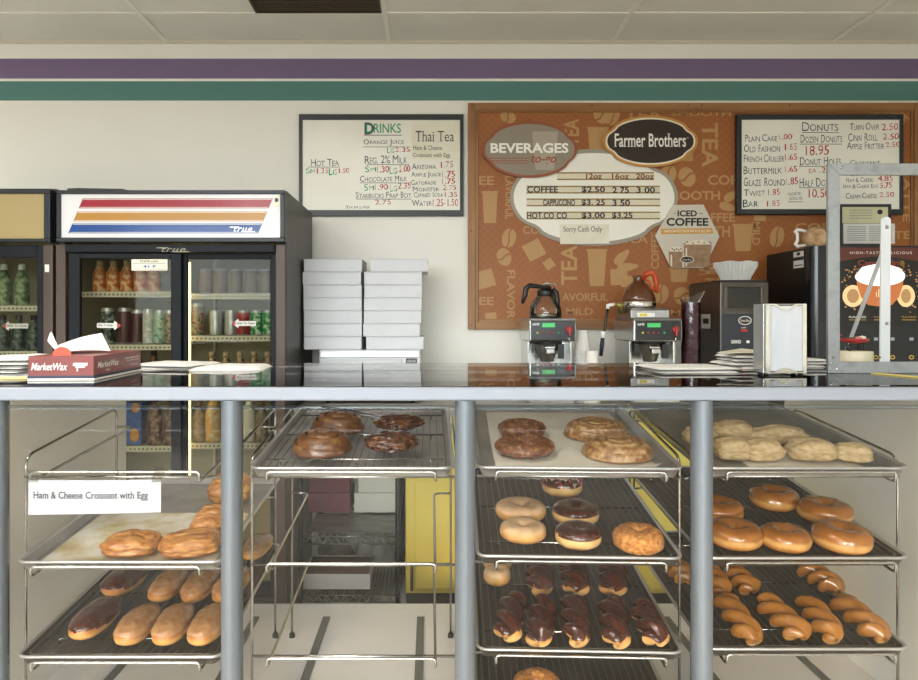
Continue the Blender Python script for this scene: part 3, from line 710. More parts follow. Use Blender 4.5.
# ------------------------------------------------------------------ coffee brewers
M_panel = mat('brewer_panel', '#15181d', .3)
M_lcd = mat('green_display', '#3fae5c', .4, emit='#48d070', es=.25)
M_red = mat('red_plastic', '#a82a2c', .4); M_orange = mat('orange_plastic', '#b8481f', .4)
def brewer(xa, xb, d, label, raised):
    x0, x1 = X(xa, d), X(xb, d); zt = Z(318.5, d); zh = Z(341.5, d); yb = d + .38; w = x1 - x0; cx = (x0 + x1) / 2
    t = thing('coffee_brewer', (cx, d + .19, BC), label, 'coffee brewer', 'coffee brewers on the back worktop')
    mb = MB(); mb.box(x0, x1, d + .02, yb, BC + .001, BC + .055); obj('base', mb, M_steel, t, bevel=.005)
    mb = MB(); mb.box(x0 + .004, x1 - .004, d + .20, yb - .002, BC + .056, zh); obj('column', mb, M_steel, t, bevel=.003)
    for s in (x0 - .001, x1 - .011):
        mb = MB(); mb.box(s, s + .012, d + .09, d + .199, BC + .056, zh - .001); obj('side_post', mb, M_steel, t, bevel=.002)
    mb = MB(); mb.box(x0 - .004, x1 + .004, d, yb, zh + .0005, zt - .008); obj('head', mb, M_steel, t, bevel=.006)
    mb = MB(); mb.box(x0 - .002, x1 + .002, d + .004, yb - .004, zt - .0078, zt); obj('warmer_plate', mb, M_steel_d, t, bevel=.003)
    cp = MB(); cp.box(x0 + .004, x1 - .004, d - .010, d - .0005, zh + .006, zt - .012); c = obj('control_panel', cp, M_panel, t, bevel=.003)
    fx = lambda f: x0 + w * f
    zz = lambda f: zh + (zt - zh) * f
    q = d - .0112
    mb = MB(); mb.box(fx(.26), fx(.54), q - .001, q + .001, zz(.62), zz(.80)); obj('display', mb, M_lcd, c)
    mb = MB(); text(mb, 'curtis', 0, 0, 0, 0, 0, 0, fn=lambda u, v: Vector((fx(.05 + .15 * u), q - .0003, zz(.70 + .12 * v))), shear=.35, bold=.02); obj('lettering', mb, M_white, c)
    for i, (f, m) in enumerate(((.16, mat('amber_button', '#c9b64a', .4)), (.28, M_red), (.39, M_red), (.5, M_red), (.62, mat('green_button', '#2f9a6c', .4)))):
        mb = MB(); mb.lathe([(.0055, 0), (.0055, .002), (.004, .003)], (fx(f), q, zz(.38)), 10, axis=Vector((0, -1, 0))); obj('button', mb, m, c)
    mb = MB(); mb.lathe([(.017, 0), (.017, .008), (.013, .012)], (fx(.85), q, zz(.52)), 14, axis=Vector((0, -1, 0))); mb.obox((fx(.85), q - .015, zz(.46)), .009, .012, .045, k=0); obj('faucet_knob', mb, M_red, c)
    mb = MB(); mb.tube([(fx(.85), q + .002, zz(.2)), (fx(.85), q - .006, zz(.17)), (fx(.85), q - .006, zz(-.02))], .004, 8); obj('faucet_spout', mb, M_steel, c)
    bx = x0 + w * .44
    bk = MB(); bk.lathe([(.030, 0), (.033, .004), (.040, .03), (.062, .075), (.064, .095), (.068, .0955), (.068, .102)], (bx, d + .085, zh - .103), 28); b = obj('brew_basket', bk, M_steel_d, t)
    mb = MB(); mb.obox((bx, d + .012, zh - .03), .05, .02, .012); mb.box(bx - .02, bx + .02, d - .02, d + .024, zh - .058, zh - .035); obj('basket_handle', mb, M_steel, b, bevel=.003)
    mb = MB(); mb.lathe([(.074, 0), (.074, .012)], (bx, d + .085, zh - .014), 24); mb.box(bx + .045, bx + .075, d + .03, d + .05, zh - .085, zh - .014); mb.box(bx - .085, bx - .07, d + .03, d + .05, zh - .06, zh - .014); obj('basket_rail', mb, M_black, t)
    ztop = zt
    if raised:
        mb = MB(); z2 = Z(308, d)
        ya, yb2 = d + .05, d + .33
        pr = [(fx(-.02), ya, zt + .0005), (fx(-.02), ya + .0, z2 - .008), (fx(-.02), ya + .02, z2), (fx(-.02), yb2, z2), (fx(-.02), yb2, zt + .0005)]
        mb.prism(pr, (w * .84, 0, 0)); r = obj('raised_warmer', mb, M_steel_d, t, bevel=.004)
        mb = MB(); mb.box(fx(.12), fx(.50), ya - .0012, ya - .0004, zt + .008, zt + .028, 0); mb.box(fx(.17), fx(.33), ya - .002, ya - .0013, zt + .011, zt + .025, 1); obj('caution_sticker', mb, [M_white, mat('sticker_yellow', '#d6c23a', .5)], r)
        ztop = z2
    return t, ztop
b1, z1 = brewer(530, 575.5, 3.5, 'coffee brewer with an empty glass pot on top, standing left of the paper cups', False)
b2, z2 = brewer(634.5, 681.5, 3.5, 'coffee brewer with an orange-handled pot on top, beside the purple cups', True)

M_glass = glass_mat('pot_glass', '#efece6', 1.8)
def pot_profile(r, h): return [(r * .86, 0), (r * .97, h * .06), (r, h * .22), (r * .93, h * .45), (r * .72, h * .68), (r * .48, h * .86), (r * .43, h)]
# empty pot with black collar, handle turned to the back left
c = Vector((X(546, 3.62), 3.64, z1 + .0006))
t = thing('coffee_pot', c, 'empty glass coffee pot with black collar and handle on the brewer', 'coffee pot')
mb = MB(); mb.lathe(pot_profile(.083, .135), c, 32); obj('glass_bowl', mb, M_glass, t)
mb = MB(); mb.lathe([(.076, .0), (.080, .003), (.0805, .02), (.079, .024)], c + Vector((0, 0, .0004)), 32); obj('metal_band', mb, mat('pot_band', '#8b8a85', .25, 1), t)
mb = MB(); mb.lathe([(.040, .112), (.043, .116), (.042, .135), (.040, .142), (.034, .146), (.0, .148)], c, 28); obj('collar', mb, M_black, t)
mb = MB(); mb.tube([c + Vector(p) for p in ((.02, -.03, .150), (-.03, -.04, .158), (-.085, -.05, .165), (-.105, -.055, .150), (-.112, -.055, .11), (-.125, -.058, .075))], .010, 8, radii=[.011, .011, .012, .013, .012, .008]); obj('handle', mb, M_black, t)
mb = MB(); mb.tube([c + Vector(p) for p in ((.03, -.045, .145), (.045, -.055, .13), (.05, -.062, .09), (.05, -.062, .055))], .012, 8); obj('pour_guard', mb, M_black, t)
mb = MB(); mb.grid(lambda u, v: c + Vector((-.03 + .08 * u, -.045 + .06 * v, .163 + .012 * noise.noise(Vector((u * 5, v * 5, 2))) + .012 * sin(pi * u))), 14, 12); obj('cling_wrap', mb, mat('clear_wrap', '#dcdad4', .15), t)
# full pot with orange handle
c = Vector((X(641, 3.62), 3.66, z2 + .0006))
t = thing('coffee_pot', c, 'full brown coffee pot with an orange handle on the second brewer', 'coffee pot')
mb = MB(); mb.lathe([(.084, .03), (.083, .05), (.072, .085), (.05, .118), (.030, .135), (.026, .15), (.034, .165), (.0, .166)], c, 32); obj('glass_bowl', mb, mat('brown_pot', '#5a3218', .12, coat=.5), t)
mb = MB(); mb.lathe([(.078, .0), (.084, .006), (.086, .014), (.086, .03), (.083, .036)], c, 32); obj('metal_base', mb, M_chrome, t)
mb = MB(); mb.tube([c + Vector(p) for p in ((.012, -.03, .15), (.025, -.05, .172), (.05, -.06, .178), (.062, -.06, .165), (.07, -.06, .12), (.078, -.055, .075))], .011, 8, radii=[.012, .014, .014, .013, .011, .009]); mb.tube([c + Vector(p) for p in ((.012, -.03, .15), (.035, -.05, .135), (.05, -.058, .10), (.07, -.055, .085))], .007, 8); obj('handle', mb, M_orange, t, label='orange handle')
# water line
t = thing('water_line', P(601, 356, 3.72), 'black water tube with white elbow hanging behind the second brewer', 'tube')
mb = MB(); mb.tube([P(608, 307.5, 3.66), P(606.5, 316, 3.66), P(605, 328, 3.66), P(603, 336, 3.66)], .007, 8); obj('tube', mb, M_black, t)
mb = MB(); mb.tube([P(603, 335, 3.66), P(602, 345, 3.66), P(600.8, 356, 3.66)], .011, 10, radii=[.008, .012, .009]); obj('valve_grip', mb, mat('navy_grip', '#1d2333', .5), t)
mb = MB(); mb.tube([P(607.5, 309, 3.66), P(608, 305.5, 3.66), P(611, 304.8, 3.66), P(615, 304.6, 3.66)], .009, 10); mb.lathe([(.012, 0), (.014, .03), (.009, .036)], P(603, 338, 3.66), 10); obj('elbow_fitting', mb, M_white, t)
mb = MB(); mb.tube([P(614, 304.6, 3.66), P(616.5, 304.6, 3.66)], .0115, 10); mb.tube([P(616.5, 304.6, 3.66), P(620.5, 305, 3.66), P(620.8, 313, 3.68)], .012, 10); obj('brass_nut', mb, mat('dull_brass', '#a08f55', .35, .6), t)

# paper cups: mouths down, nested
M_cup = nmat('foam_cup', ['#e6e4df', '#efede9'], scale=60, rough=.65)
def cup_mesh(r0, r1, h):
    mb = MB(); mb.lathe([(0, h - .0012), (r0 - .004, h - .0012), (r0 - .0006, h - .004), (r1 - .0004, .0), (r1 + .002, .0005), (r1 + .0026, .003), (r1 + .001, .0048), (r1, .0055), (r0, h - .003), (r0 - .003, h), (0, h)], (0, 0, 0), 28); return mb
me = cup_mesh(.028, .0385, .105).mesh('paper_cup', M_cup)
def cups(px, d, ztop, n, step, lab, grp):
    for i in range(n):
        o = D.objects.new('paper_cup', me); COL.objects.link(o); o.location = (X(px, d), d, ztop - .105 - i * step)
        tag(o, lab, "cup", grp)
    z = ztop - .105 - (n - 1) * step
    return z
n = int((Z(329, 3.66) - .105 - BC) / .0125)
cups(582, 3.66, BC + .105 + n * .0125 + .0004, n + 1, .0125, 'white foam cup nested upside down in the tall stack beside the brewer', 'foam cups in the tall stack')
n = int((Z(349, 3.58) - .105 - BC) / .0125)
cups(592, 3.57, BC + .105 + n * .0125 + .0004, n + 1, .0125, 'white foam cup nested upside down in the short stack beside the brewer', 'foam cups in the short stack')

# purple printed cups in a clear sleeve
M_pur = nmat('purple_print', ['#3a1826', '#5c2a3e', '#8a6a74'], scale=70, rough=.4, stretch=(1, 1, 2.5), lo=.35, hi=.72)
mb = MB(); mb.lathe([(0, 0), (.030, 0), (.041, .112), (.0425, .114), (.0435, .117), (.042, .119), (.0405, .117), (.0400, .112), (.0292, .002), (0, .002)], (0, 0, 0), 28); me = mb.mesh('purple_cup', M_pur)
dpc = 3.60; zt = Z(301, dpc); step = .026; n = int((zt - .119 - BC) / step)
for i in range(n + 1):
    o = D.objects.new('purple_cup', me); COL.objects.link(o); o.location = (X(690.8, dpc), dpc, BC + .0005 + i * step); tag(o, 'purple printed paper cup nested in the sleeved stack beside the grinder', 'cup', 'purple cups in a clear sleeve')
mb = MB(); zt = BC + n * step + .119
def slv(u, v):
    a = 2 * pi * u; z = BC + .03 + v * (zt - BC + .005); r = .0455 + .0012 * noise.noise(Vector((cos(a) * 3, sin(a) * 3, z * 30)))
    if z > zt: f = (z - zt) / .035; r *= 1 + .25 * f; z += .02 * f * cos(a)
    return Vector((X(690.8, dpc) + r * cos(a) + (.01 * max(0, z - zt) / .035), dpc + r * sin(a) * (1 - .5 * max(0, (z - zt)) / .05), z))
mb.grid(slv, 36, 40, cu=True); obj('plastic_sleeve', mb, glass_mat('clear_sleeve', '#ece8ea', 1.6, .08), label='clear plastic sleeve around the stack of purple cups', cat='sleeve')

# coffee grinder
dg = 3.55; x0, x1 = X(720, dg), X(769, dg); zt = Z(281.5, dg)
t = thing('coffee_grinder', ((x0 + x1) / 2, dg + .2, BC), 'dark steel coffee grinder carrying the paper filters on its top', 'coffee grinder')
mb = MB(); mb.box(x0, x1, dg, dg + .43, BC + .002, zt); obj('housing', mb, nmat('dark_steel', ['#4d4a47', '#5b5754'], scale=50, rough=.35, metal=.8, stretch=(1, 1, .06)), t, bevel=.006)
mb = MB(); mb.box(x0 + .004, x1 - .004, dg + .004, dg + .426, zt + .0005, zt + .008); obj('lid', mb, mat('dark_lid', '#2b2928', .4, .3), t, bevel=.003)
mb = MB(); frame_ring(mb, (724.5, 764, 284, 310.5), (728, 761, 287, 308), dg - .008, .0075); obj('hopper_frame', mb, mat('bronze_trim', '#5a544c', .35, .8), t, bevel=.003)
mb = MB(); pbox(mb, 727.5, 761.5, 286.5, 308.5, dg - .003, .0025); obj('hopper_window', mb, mat('smoked_window', '#141313', .1), t)
mb = MB(); pbox(mb, 722.5, 767, 314, 366, dg - .006, .0055); fp = obj('front_panel', mb, mat('navy_panel', '#1a2130', .3), t, bevel=.002)
mb = MB(); mb.prism(pell(745, 320.5, 6.6, 4.4, dg - .0078, 28), (0, .0012, 0), 1); mb.prism(pell(745, 320.5, 5.9, 3.7, dg - .0084, 28), (0, .0012, 0), 0); text(mb, 'Farmer Bros', 740.5, 749.5, 319.3, 321.8, dg - .009, 1); obj('maker_badge', mb, [mat('espresso_face', '#2a1b14'), M_white], fp)
mb = MB(); mb.obox(P(744, 330.5, dg - .010), .03, .01, .012); obj('rocker_switch', mb, M_red, fp)
mb = MB(); text(mb, 'GRIND', 731, 741, 340, 343.5, dg - .0068, bold=.02); text(mb, 'OFF', 741, 746, 327, 328.5, dg - .0068); prect(mb, 746.5, 749.5, 340.5, 343, dg - .0068); obj('lettering', mb, M_white, fp)
# label on grinder side
mb = MB(); xs = x0 - .0008; mb.add([(xs, dg + .12, Z(314, dg)), (xs, dg + .24, Z(314, dg)), (xs, dg + .24, Z(329, dg)), (xs, dg + .12, Z(329, dg))], [(0, 1, 2, 3)], 0, False)
mb.add([(xs - .0004, dg + .14, Z(318.5, dg)), (xs - .0004, dg + .22, Z(318.5, dg)), (xs - .0004, dg + .22, Z(324, dg)), (xs - .0004, dg + .14, Z(324, dg))], [(0, 1, 2, 3)], 1, False); obj('side_label', mb, [M_paper, M_ink], t)
# fluted paper filters
c = Vector((X(737, 3.68), 3.70, zt + .009))
for i in range(3):
    mb = MB(); n = 144; prof = [(.066, 0), (.072, .02), (.084, .045), (.090, .058), (.100, .078)]
    vs = []; fs = []
    for j, (r, z) in enumerate(prof):
        for k in range(n):
            a = 2 * pi * k / n; q = r * (1 + (.045 + .03 * j / 4) * (1 if k % 4 < 2 else -1)); vs.append(c + Vector((q * cos(a), q * sin(a), z + i * .009 + (.006 * noise.noise(Vector((cos(a) * 2, sin(a) * 2, i))) if j > 2 else 0))))
    for j in range(4):
        for k in range(n): fs.append((j * n + k, j * n + (k + 1) % n, (j + 1) * n + (k + 1) % n, (j + 1) * n + k))
    fs.append(tuple(range(n))[::-1]); mb.add(vs, fs, 0, False)
    obj('coffee_filter', mb, M_paper, label=['lowest white fluted paper coffee filter nested on the grinder', 'middle white fluted paper coffee filter nested on the grinder', 'uppermost white fluted paper coffee filter nested on the grinder'][i], cat='coffee filter', group='paper filters on the grinder')

# cappuccino dispenser
dc = 3.45; x0, x1 = X(812, dc), X(930, dc); zt = Z(246.5, dc)
t = thing('beverage_dispenser', ((x0 + x1) / 2, dc + .22, BC), 'tall black cappuccino dispenser with a lit picture of a mug', 'beverage dispenser')
M_dk = mat('black_enamel', '#0d0f13', .45, spec=.3)
mb = MB(); mb.box(x0, x1, dc + .06, dc + .47, BC + .003, zt); obj('cabinet', mb, M_dk, t, bevel=.006)
mb = MB(); pts = []
for i in range(9): a = pi / 2 * i / 8; pts.append((x0 + .035 - .035 * cos(a), dc + .035 - .035 * sin(a), BC + .01))
pts += [(x1, dc, BC + .01), (x1, dc + .0595, BC + .01), (x0, dc + .0595, BC + .01)]
mb.prism(pts, (0, 0, zt - BC - .006)); dr = obj('door', mb, mat('black_door', '#171b21', .16), t)
pq = dc - .0015
mb = MB(); pbox(mb, 838, 922, 247.5, 323, pq, .0012); pp = obj('picture_panel', mb, nmat('panel_print', ['#131416', '#1d1a18'], scale=10, rough=.25), dr)
mb = MB(); q = pq - .0004; pts = [P(838, 247.5, q), P(838, 262, q)]
for i in range(13): pts.append(P(838 + 84 * i / 12, 262 - 5.5 * sin(pi * i / 12), q))
pts += [P(922, 247.5, q)]; mb.poly(pts, 0)
text(mb, 'HIGH-TASTE DELICIOUS', 850, 912, 251.5, 254, q - .0003, 1, space=1.3)
text(mb, 'Cappuccino', 858, 904, 260, 267.5, q - .0003, 2, bold=.02); mb.poly(pell(902, 263.5, 2.6, 2.8, q - .0003, 14), 3)
for a, b, k in ((849, 866, 5), (874, 888, 3), (902, 916, 3)): text(mb, 'FLAVORED', a, b, 316, 318, q - .0003, k); prect(mb, a, b, 319.5, 320.2, q - .0003, 3)
mbg = mb
obj('panel_printing', mb, [mat('maroon_band', '#5a2a22', .3), M_white, mat('print_red', '#8f3a2c', .4), mat('print_gold', '#b08a3a', .4), mat('print_green', '#3d8a4a', .4), M_white], pp)
# the picture: a cappuccino mug spilling over with foam, backlit
mb = MB(); q = pq - .0006
for sgn, cx0 in ((-1, 853), (1, 908)):
    for i in range(60):
        a = random.uniform(0, 2 * pi); r = random.uniform(.3, 1) ** .5
        px, py = cx0 + 12 * r * cos(a), 289 + 24 * r * sin(a); s = random.uniform(.3, 1.1); mb.poly(pell(px, py, s, s, q, 6), 2)
mb.poly(pell(853, 296, 10.5, 11, q - .0001, 24), 1); mb.poly(pell(906, 296, 9, 11, q - .0001, 24), 1)
mb.poly(pell(853, 296, 6, 7, q - .00015, 24), 2); mb.poly(pell(906, 296, 5, 7, q - .00015, 24), 2)
cup = [P(856 + 0, 272, q - .0002), P(857, 285, q - .0002), P(861, 297, q - .0002), P(868, 305, q - .0002), P(880, 306.5, q - .0002), P(892, 305, q - .0002), P(899, 297, q - .0002), P(903, 285, q - .0002), P(904, 272, q - .0002)]
mb.poly(cup, 0)
foam = [P(855, 276, q - .0003)] + [P(880 - 25 * cos(pi * i / 14), 285 - 5 + 9 * sin(pi * i / 14) - 3, q - .0003) for i in range(15)] + [P(905, 274, q - .0003), P(900, 268, q - .0003), P(890, 265, q - .0003), P(876, 264, q - .0003), P(862, 267, q - .0003)]
mb.poly(foam, 3)
for i in range(4): prect(mb, 876 + i * 2.2, 877 + i * 2.2, 292 - (i % 2) * 3, 297, q - .0003, 1)
obj('lit_picture', mb, [mat('mug_print', '#b0673c', .4, emit='#c06a38', es=.35), mat('cookie_print', '#d8b98c', .4, emit='#e0b880', es=.5), mat('crumb_print', '#a07a52', .5, emit='#b08050', es=.35), mat('foam_light', '#e8e8e6', .4, emit='#ffffff', es=.55)], pp)
mb = MB(); pbox(mb, 838, 922, 324.5, 372, dc - .0015, .0012); lp = obj('button_panel', mb, mat('button_black', '#191c22', .3), dr)
mb = MB(); q = dc - .0026
for px in (876, 892.5, 911.5):
    mb.poly(pell(px, 357.3, 2.6, 2.1, q, 14), 0); mb.poly(pell(px, 357.3, 1.7, 1.2, q - .0003, 14), 1); prect(mb, px - 2, px + 2, 337.5, 340.5, q, 2)
obj('dispense_buttons', mb, [mat('print_gold2', '#c2a33c', .4), mat('ink2', '#20221f', .5), mat('faint_white', '#9aa0a8', .5)], lp)
# notice stuck on its left side
xs = x0 - .0008; mb = MB(); sy = dc + .075
q4 = lambda ya, yb, za, zb2, e: [(xs - e, yb, za), (xs - e, ya, za), (xs - e, ya, zb2), (xs - e, yb, zb2)]
mb.add(q4(sy, sy + .10, Z(267.5, dc + .1), Z(251, dc + .1), 0), [(0, 1, 2, 3)], 0, False); mb.add(q4(sy, sy + .10, Z(260, dc + .1), Z(256.5, dc + .1), .0004), [(0, 1, 2, 3)], 1, False)
mb.add(q4(sy + .035, sy + .065, Z(255, dc + .1), Z(252, dc + .1), .0004), [(0, 1, 2, 3)], 1, False); mb.add(q4(sy + .01, sy + .09, Z(265.5, dc + .1), Z(264.5, dc + .1), .0004), [(0, 1, 2, 3)], 1, False)
obj('side_sticker', mb, [M_paper, M_ink], t, label='white sticker')
# donut-shaped mug lying on top of the dispenser
c = Vector((X(816, 3.62), 3.62, zt + .0005)); R0 = .058
t = thing('novelty_mug', c, 'tan round mug with a white handle lying on the dispenser', 'mug')
mb = MB(); axis = Vector((0, -1, 0))
mb.lathe([(.0, -.05), (.045, -.05), (.056, -.04), (.058, -.01), (.056, .02), (.048, .034), (.034, .036), (.022, .030), (.012, .020), (.006, .018), (0, .018)], c + Vector((0, 0, R0)), 36, axis=axis); obj('body', mb, nmat('tan_glaze', ['#a98560', '#c29f78', '#8a6848'], scale=25, rough=.4), t)
mb = MB(); hc = c + Vector((-.058, 0, R0))
mb.tube([hc + Vector(p) for p in ((.008, 0, .034), (-.014, 0, .040), (-.036, 0, .043), (-.046, 0, .034), (-.036, 0, .02), (-.035, 0, -.012), (-.046, 0, -.03), (-.036, 0, -.042), (-.014, 0, -.038), (.008, 0, -.034))], .0075, 8); obj('handle', mb, M_white, t, label='white handle')
mb = MB(); cc = c + Vector((0, -.0368, R0))
for wd, a0, a1, up in (('DOWNTOWN', 2.5, .6, 1), ('DINING', 4.05, 5.4, -1)):
    for i, ch in enumerate(wd):
        a = a0 + (a1 - a0) * i / (len(wd) - 1); rr = .046
        def fn(u, v, a=a, rr=rr, up=up):
            x = (u - .5) * .010; y = (v - .5) * .011; r2 = rr + y * up; aa = a - up * x / rr
            return cc + Vector((r2 * cos(aa), .004 if False else .004, r2 * sin(aa)))
        text(mb, ch, 0, 0, 0, 0, 0, fn=fn, bold=.03)
for v in mb.v: v.y = cc.y + .002
obj('lettering', mb, mat('mug_ink', '#4a3222', .5), t)

# ------------------------------------------------------------------ drink fridges
FD = 3.26
M_brown = nmat('brown_vinyl', ['#3b2c26', '#44342d', '#4c3b33'], scale=18, rough=.45, stretch=(1, 1, .08))
M_dside = nmat('dark_side', ['#383633', '#42403c'], scale=25, rough=.45, stretch=(1, 1, .1))
M_dfr = mat('door_frame', '#0f131a', .5, 0, .2)
M_inner = mat('fridge_liner', '#aaa084', .5)
M_shelf = mat('shelf_coating', '#d9d2be', .4)
M_lamp = mat('tube_light', '#fff2c8', .4, emit='#ffe6a8', es=4.0)
M_door_gl = glass_mat('door_glass', '#e2e3dd', .22)
FB = 4.0
def fridge_body(t, x0, x1, zt):
    w = .028
    mb = MB()
    mb.box(x0, x0 + w, FD + .03, FB, .04, zt); mb.box(x1 - w, x1, FD + .03, FB, .04, zt); mb.box(x0 + w, x1 - w, FB - .03, FB, .04, zt)
    mb.box(x0 + w, x1 - w, FD + .03, FB - .03, .04, .18); mb.box(x0 + w, x1 - w, FD + .03, FB - .03, zt - .22, zt)
    obj('cabinet', mb, M_dside, t, bevel=.003)
    mb = MB(); a, b, y0, y1, z0, z1 = x0 + w + .0005, x1 - w - .0005, FD + .09, FB - .031, .181, zt - .221
    mb.box(a, a + .004, y0, y1, z0, z1); mb.box(b - .004, b, y0, y1, z0, z1); mb.box(a, b, y1 - .004, y1, z0, z1); mb.box(a, b, y0, y1, z0, z0 + .004); mb.box(a, b, y0, y1, z1 - .004, z1)
    obj('liner', mb, M_inner, t)
    mb = MB()
    zd = Z(244.5, FD)
    mb.box(x0 + .001, x0 + .045, FD, FD + .0295, .16, zd); obj('front_stile', mb, M_brown, t, bevel=.003)
    mb = MB(); mb.box(x1 - .045, x1 - .001, FD, FD + .0295, .16, zd); obj('front_stile', mb, M_brown, t, bevel=.003)
    mb = MB(); mb.box(x0 + .001, x1 - .001, FD + .002, FD + .0295, .04, .158); obj('kick_grille', mb, M_black, t)
    for z in [.24 + i * .0 for i in range(0)]: pass
def shelf(t, a, b, z, y0=FD + .125, y1=FB - .05):
    mb = MB()
    mb.box(a, b, y0, y0 + .006, z - .022, z + .004)
    n = int((b - a) / .022)
    for i in range(n + 1):
        x = a + (b - a) * i / n; mb.tube([(x, y0 + .006, z), (x, y1, z)], .0018, 5, cap=False)
    for y in (y0 + .2, y0 + .4): mb.tube([(a, y, z - .003), (b, y, z - .003)], .003, 6)
    mb.k = 1
    n = int((b - a) / .02)
    for i in range(n): x = a + .006 + i * .02; mb.box(x, x + .010, y0 - .0006, y0, z - .014, z - .005, 1)
    return obj('shelf', mb, [M_shelf, mat('slot_shadow', '#7d7460', .6)], t)

# the sliding-door fridge in full view
fx0, fx1 = X(55.5, FD), X(285.5, FD); zt = Z(189.5, FD)
t = thing('drink_fridge', ((fx0 + fx1) / 2, FD + .3, 0), 'brown two-door drink fridge with a red, tan and blue striped lit sign', 'fridge', 'glass-door drink fridges')
fr = t
fridge_body(t, fx0, fx1, zt)
mb = MB(); frame_ring(mb, (56, 284.5, 190, 242), (60.5, 280, 194, 237.5), FD - .03, .058); obj('sign_frame', mb, mat('sign_frame', '#20242a', .35, .3), t, bevel=.003)
mb = MB(); pbox(mb, 59.5, 281, 193, 238.5, FD - .022, .03); sp = obj('lit_sign', mb, mat('sign_light', '#cfcfd3', .15, emit='#e8ebf0', es=.05), t)
mb = MB(); q = FD - .0228
def para(y0, y1, x0, x1, k, e=0):
    sl = .42
    mb.poly([P(x0 - (y1 - 198) * sl, y1, q - e), P(x1 - (y1 - 198) * sl, y1, q - e), P(x1 - (y0 - 198) * sl, y0, q - e), P(x0 - (y0 - 198) * sl, y0, q - e)], k)
para(198.5, 208.3, 83, 273, 0); para(211.5, 221.3, 83, 273, 1); para(223.5, 233.3, 83, 273, 2)
for y0, k in ((199.2, 0), (212.3, 1), (224.2, 2)):
    para(y0, y0 + .5, 84, 272, 3, .0003); para(y0 + 7.9, y0 + 8.4, 84, 272, 3, .0003)
obj('sign_stripes', mb, [mat('stripe_red', '#8f2233', .15, emit='#a8283a', es=.04), mat('stripe_tan', '#a87a38', .15, emit='#c08a3a', es=.04), mat('stripe_blue', '#1b4488', .15, emit='#1f4fa0', es=.04), mat('stripe_edge', '#dcd6d0', .2)], sp)
def true_script(mb, x0, x1, y0, y1, d, k=0):
    h = y1 - y0; w = x1 - x0
    text(mb, 'true', x0 + w * .12, x0 + w * .92, y0 + h * .15, y1, d, k, shear=.35, bold=.0, space=1.15)
    prect(mb, x0 - w * .05, x0 + w * .35, y0 + h * .12, y0 + h * .28, d, k)
    prect(mb, x0 + w * .45, x0 + w * 1.05, y1 - h * .08, y1 + h * .06, d, k)
mb = MB(); true_script(mb, 231, 254, 226, 231.6, q - .0006); obj('script_logo', mb, mat('logo_white', '#f4f4f4', .3, emit='#ffffff', es=.4), sp)
mb = MB(); mb.prism(pell(276.5, 201, 3.2, 6, q - .0012, 20), (0, .001, 0)); s_ = obj('round_sticker', mb, mat('sticker_cream', '#e6ddc2', .5), sp); mb = MB(); mb.poly(pell(276.5, 200, 2, 2.2, q - .0016, 14)); obj('sticker_mark', mb, M_mk_k, s_)
mb = MB(); mb.box(X(66, FD), X(275, FD), FD - .012, FD + .028, Z(252.5, FD), Z(244.5, FD)); hd = obj('door_header', mb, M_dfr, t, bevel=.003)
mb = MB(); true_script(mb, 158, 188, 246.8, 251.8, FD - .0126); obj('script_badge', mb, mat('badge_silver', '#8f897a', .4, .5), hd)
mb = MB(); mb.box(X(66, FD), X(275, FD), FD + .03, FD + .085, .17, .185); obj('door_track', mb, M_dfr, t)
def slide_door(ax, bx, gx0, gx1, y, nm, lab):
    zt_, zb_ = Z(253, FD), .187; gz1 = Z(258.5, FD); gz0 = .24
    mb = MB()
    mb.box(X(ax, FD), X(gx0, FD), y, y + .025, zb_, zt_); mb.box(X(gx1, FD), X(bx, FD), y, y + .025, zb_, zt_)
    mb.box(X(gx0, FD), X(gx1, FD), y, y + .025, gz1, zt_); mb.box(X(gx0, FD), X(gx1, FD), y, y + .025, zb_, gz0)
    dr = obj(nm, mb, M_dfr, t, bevel=.004, label=lab)
    mb = MB(); mb.box(X(gx0, FD), X(gx1, FD), y + .010, y + .014, gz0, gz1); obj('door_glass', mb, M_door_gl, dr)
    return dr
dl = slide_door(68, 181, 79.5, 170.5, FD + .002, 'sliding_door', 'left sliding glass door')
dr = slide_door(172, 277, 184.5, 268.5, FD + .034, 'sliding_door', 'right sliding glass door')
mb = MB(); pbox(mb, 131.5, 167.5, 259.3, 270.5, FD + .0105, .001); st = obj('notice_sticker', mb, M_paper2, dl)
mb = MB(); text(mb, 'STATE LAW', 140, 158.5, 260.3, 262.5, FD + .010, 0, bold=.03); text(mb, '41 F', 143, 156, 265, 267.8, FD + .010, 1, bold=.04)
for y in (263.4, 268.8): prect(mb, 133, 166, y, y + .6, FD + .010, 2)
obj('lettering', mb, [M_ink, mat('ink_blue', '#2a66b0', .6), mat('faint_ink', '#8d8f8e')], st)
def arrow(px0, px1, py, d, dirn, parent):
    mb = MB(); h = 3.2
    s = [(px0, -h * .75), (px1 - 7, -h * .75), (px1 - 7, -h * 1.5), (px1, 0), (px1 - 7, h * 1.5), (px1 - 7, h * .75), (px0, h * .75)]
    if dirn < 0: s = [(px0 + px1 - x, y) for x, y in s]
    pts = [P(x, py + y, d) for x, y in s]
    if dirn > 0: pts = pts[::-1]
    mb.prism(pts if dirn < 0 else pts, (0, .0008, 0), 0)
    text(mb, 'Slide To Open', px0 + (5 if dirn < 0 else 1), px1 - (1 if dirn < 0 else 8), py - 1.5, py + 1.5, d - .0004, 1, bold=.02)
    tip = px1 if dirn > 0 else px0
    tri = [P(tip, py, d - .0003), P(tip - dirn * 4, py - 2.6, d - .0003), P(tip - dirn * 4, py + 2.6, d - .0003)]
    mb.poly(tri, 2)
    obj('arrow_sticker', mb, [mat('arrow_grey', '#c9c9c4', .5), M_ink, M_red], parent)
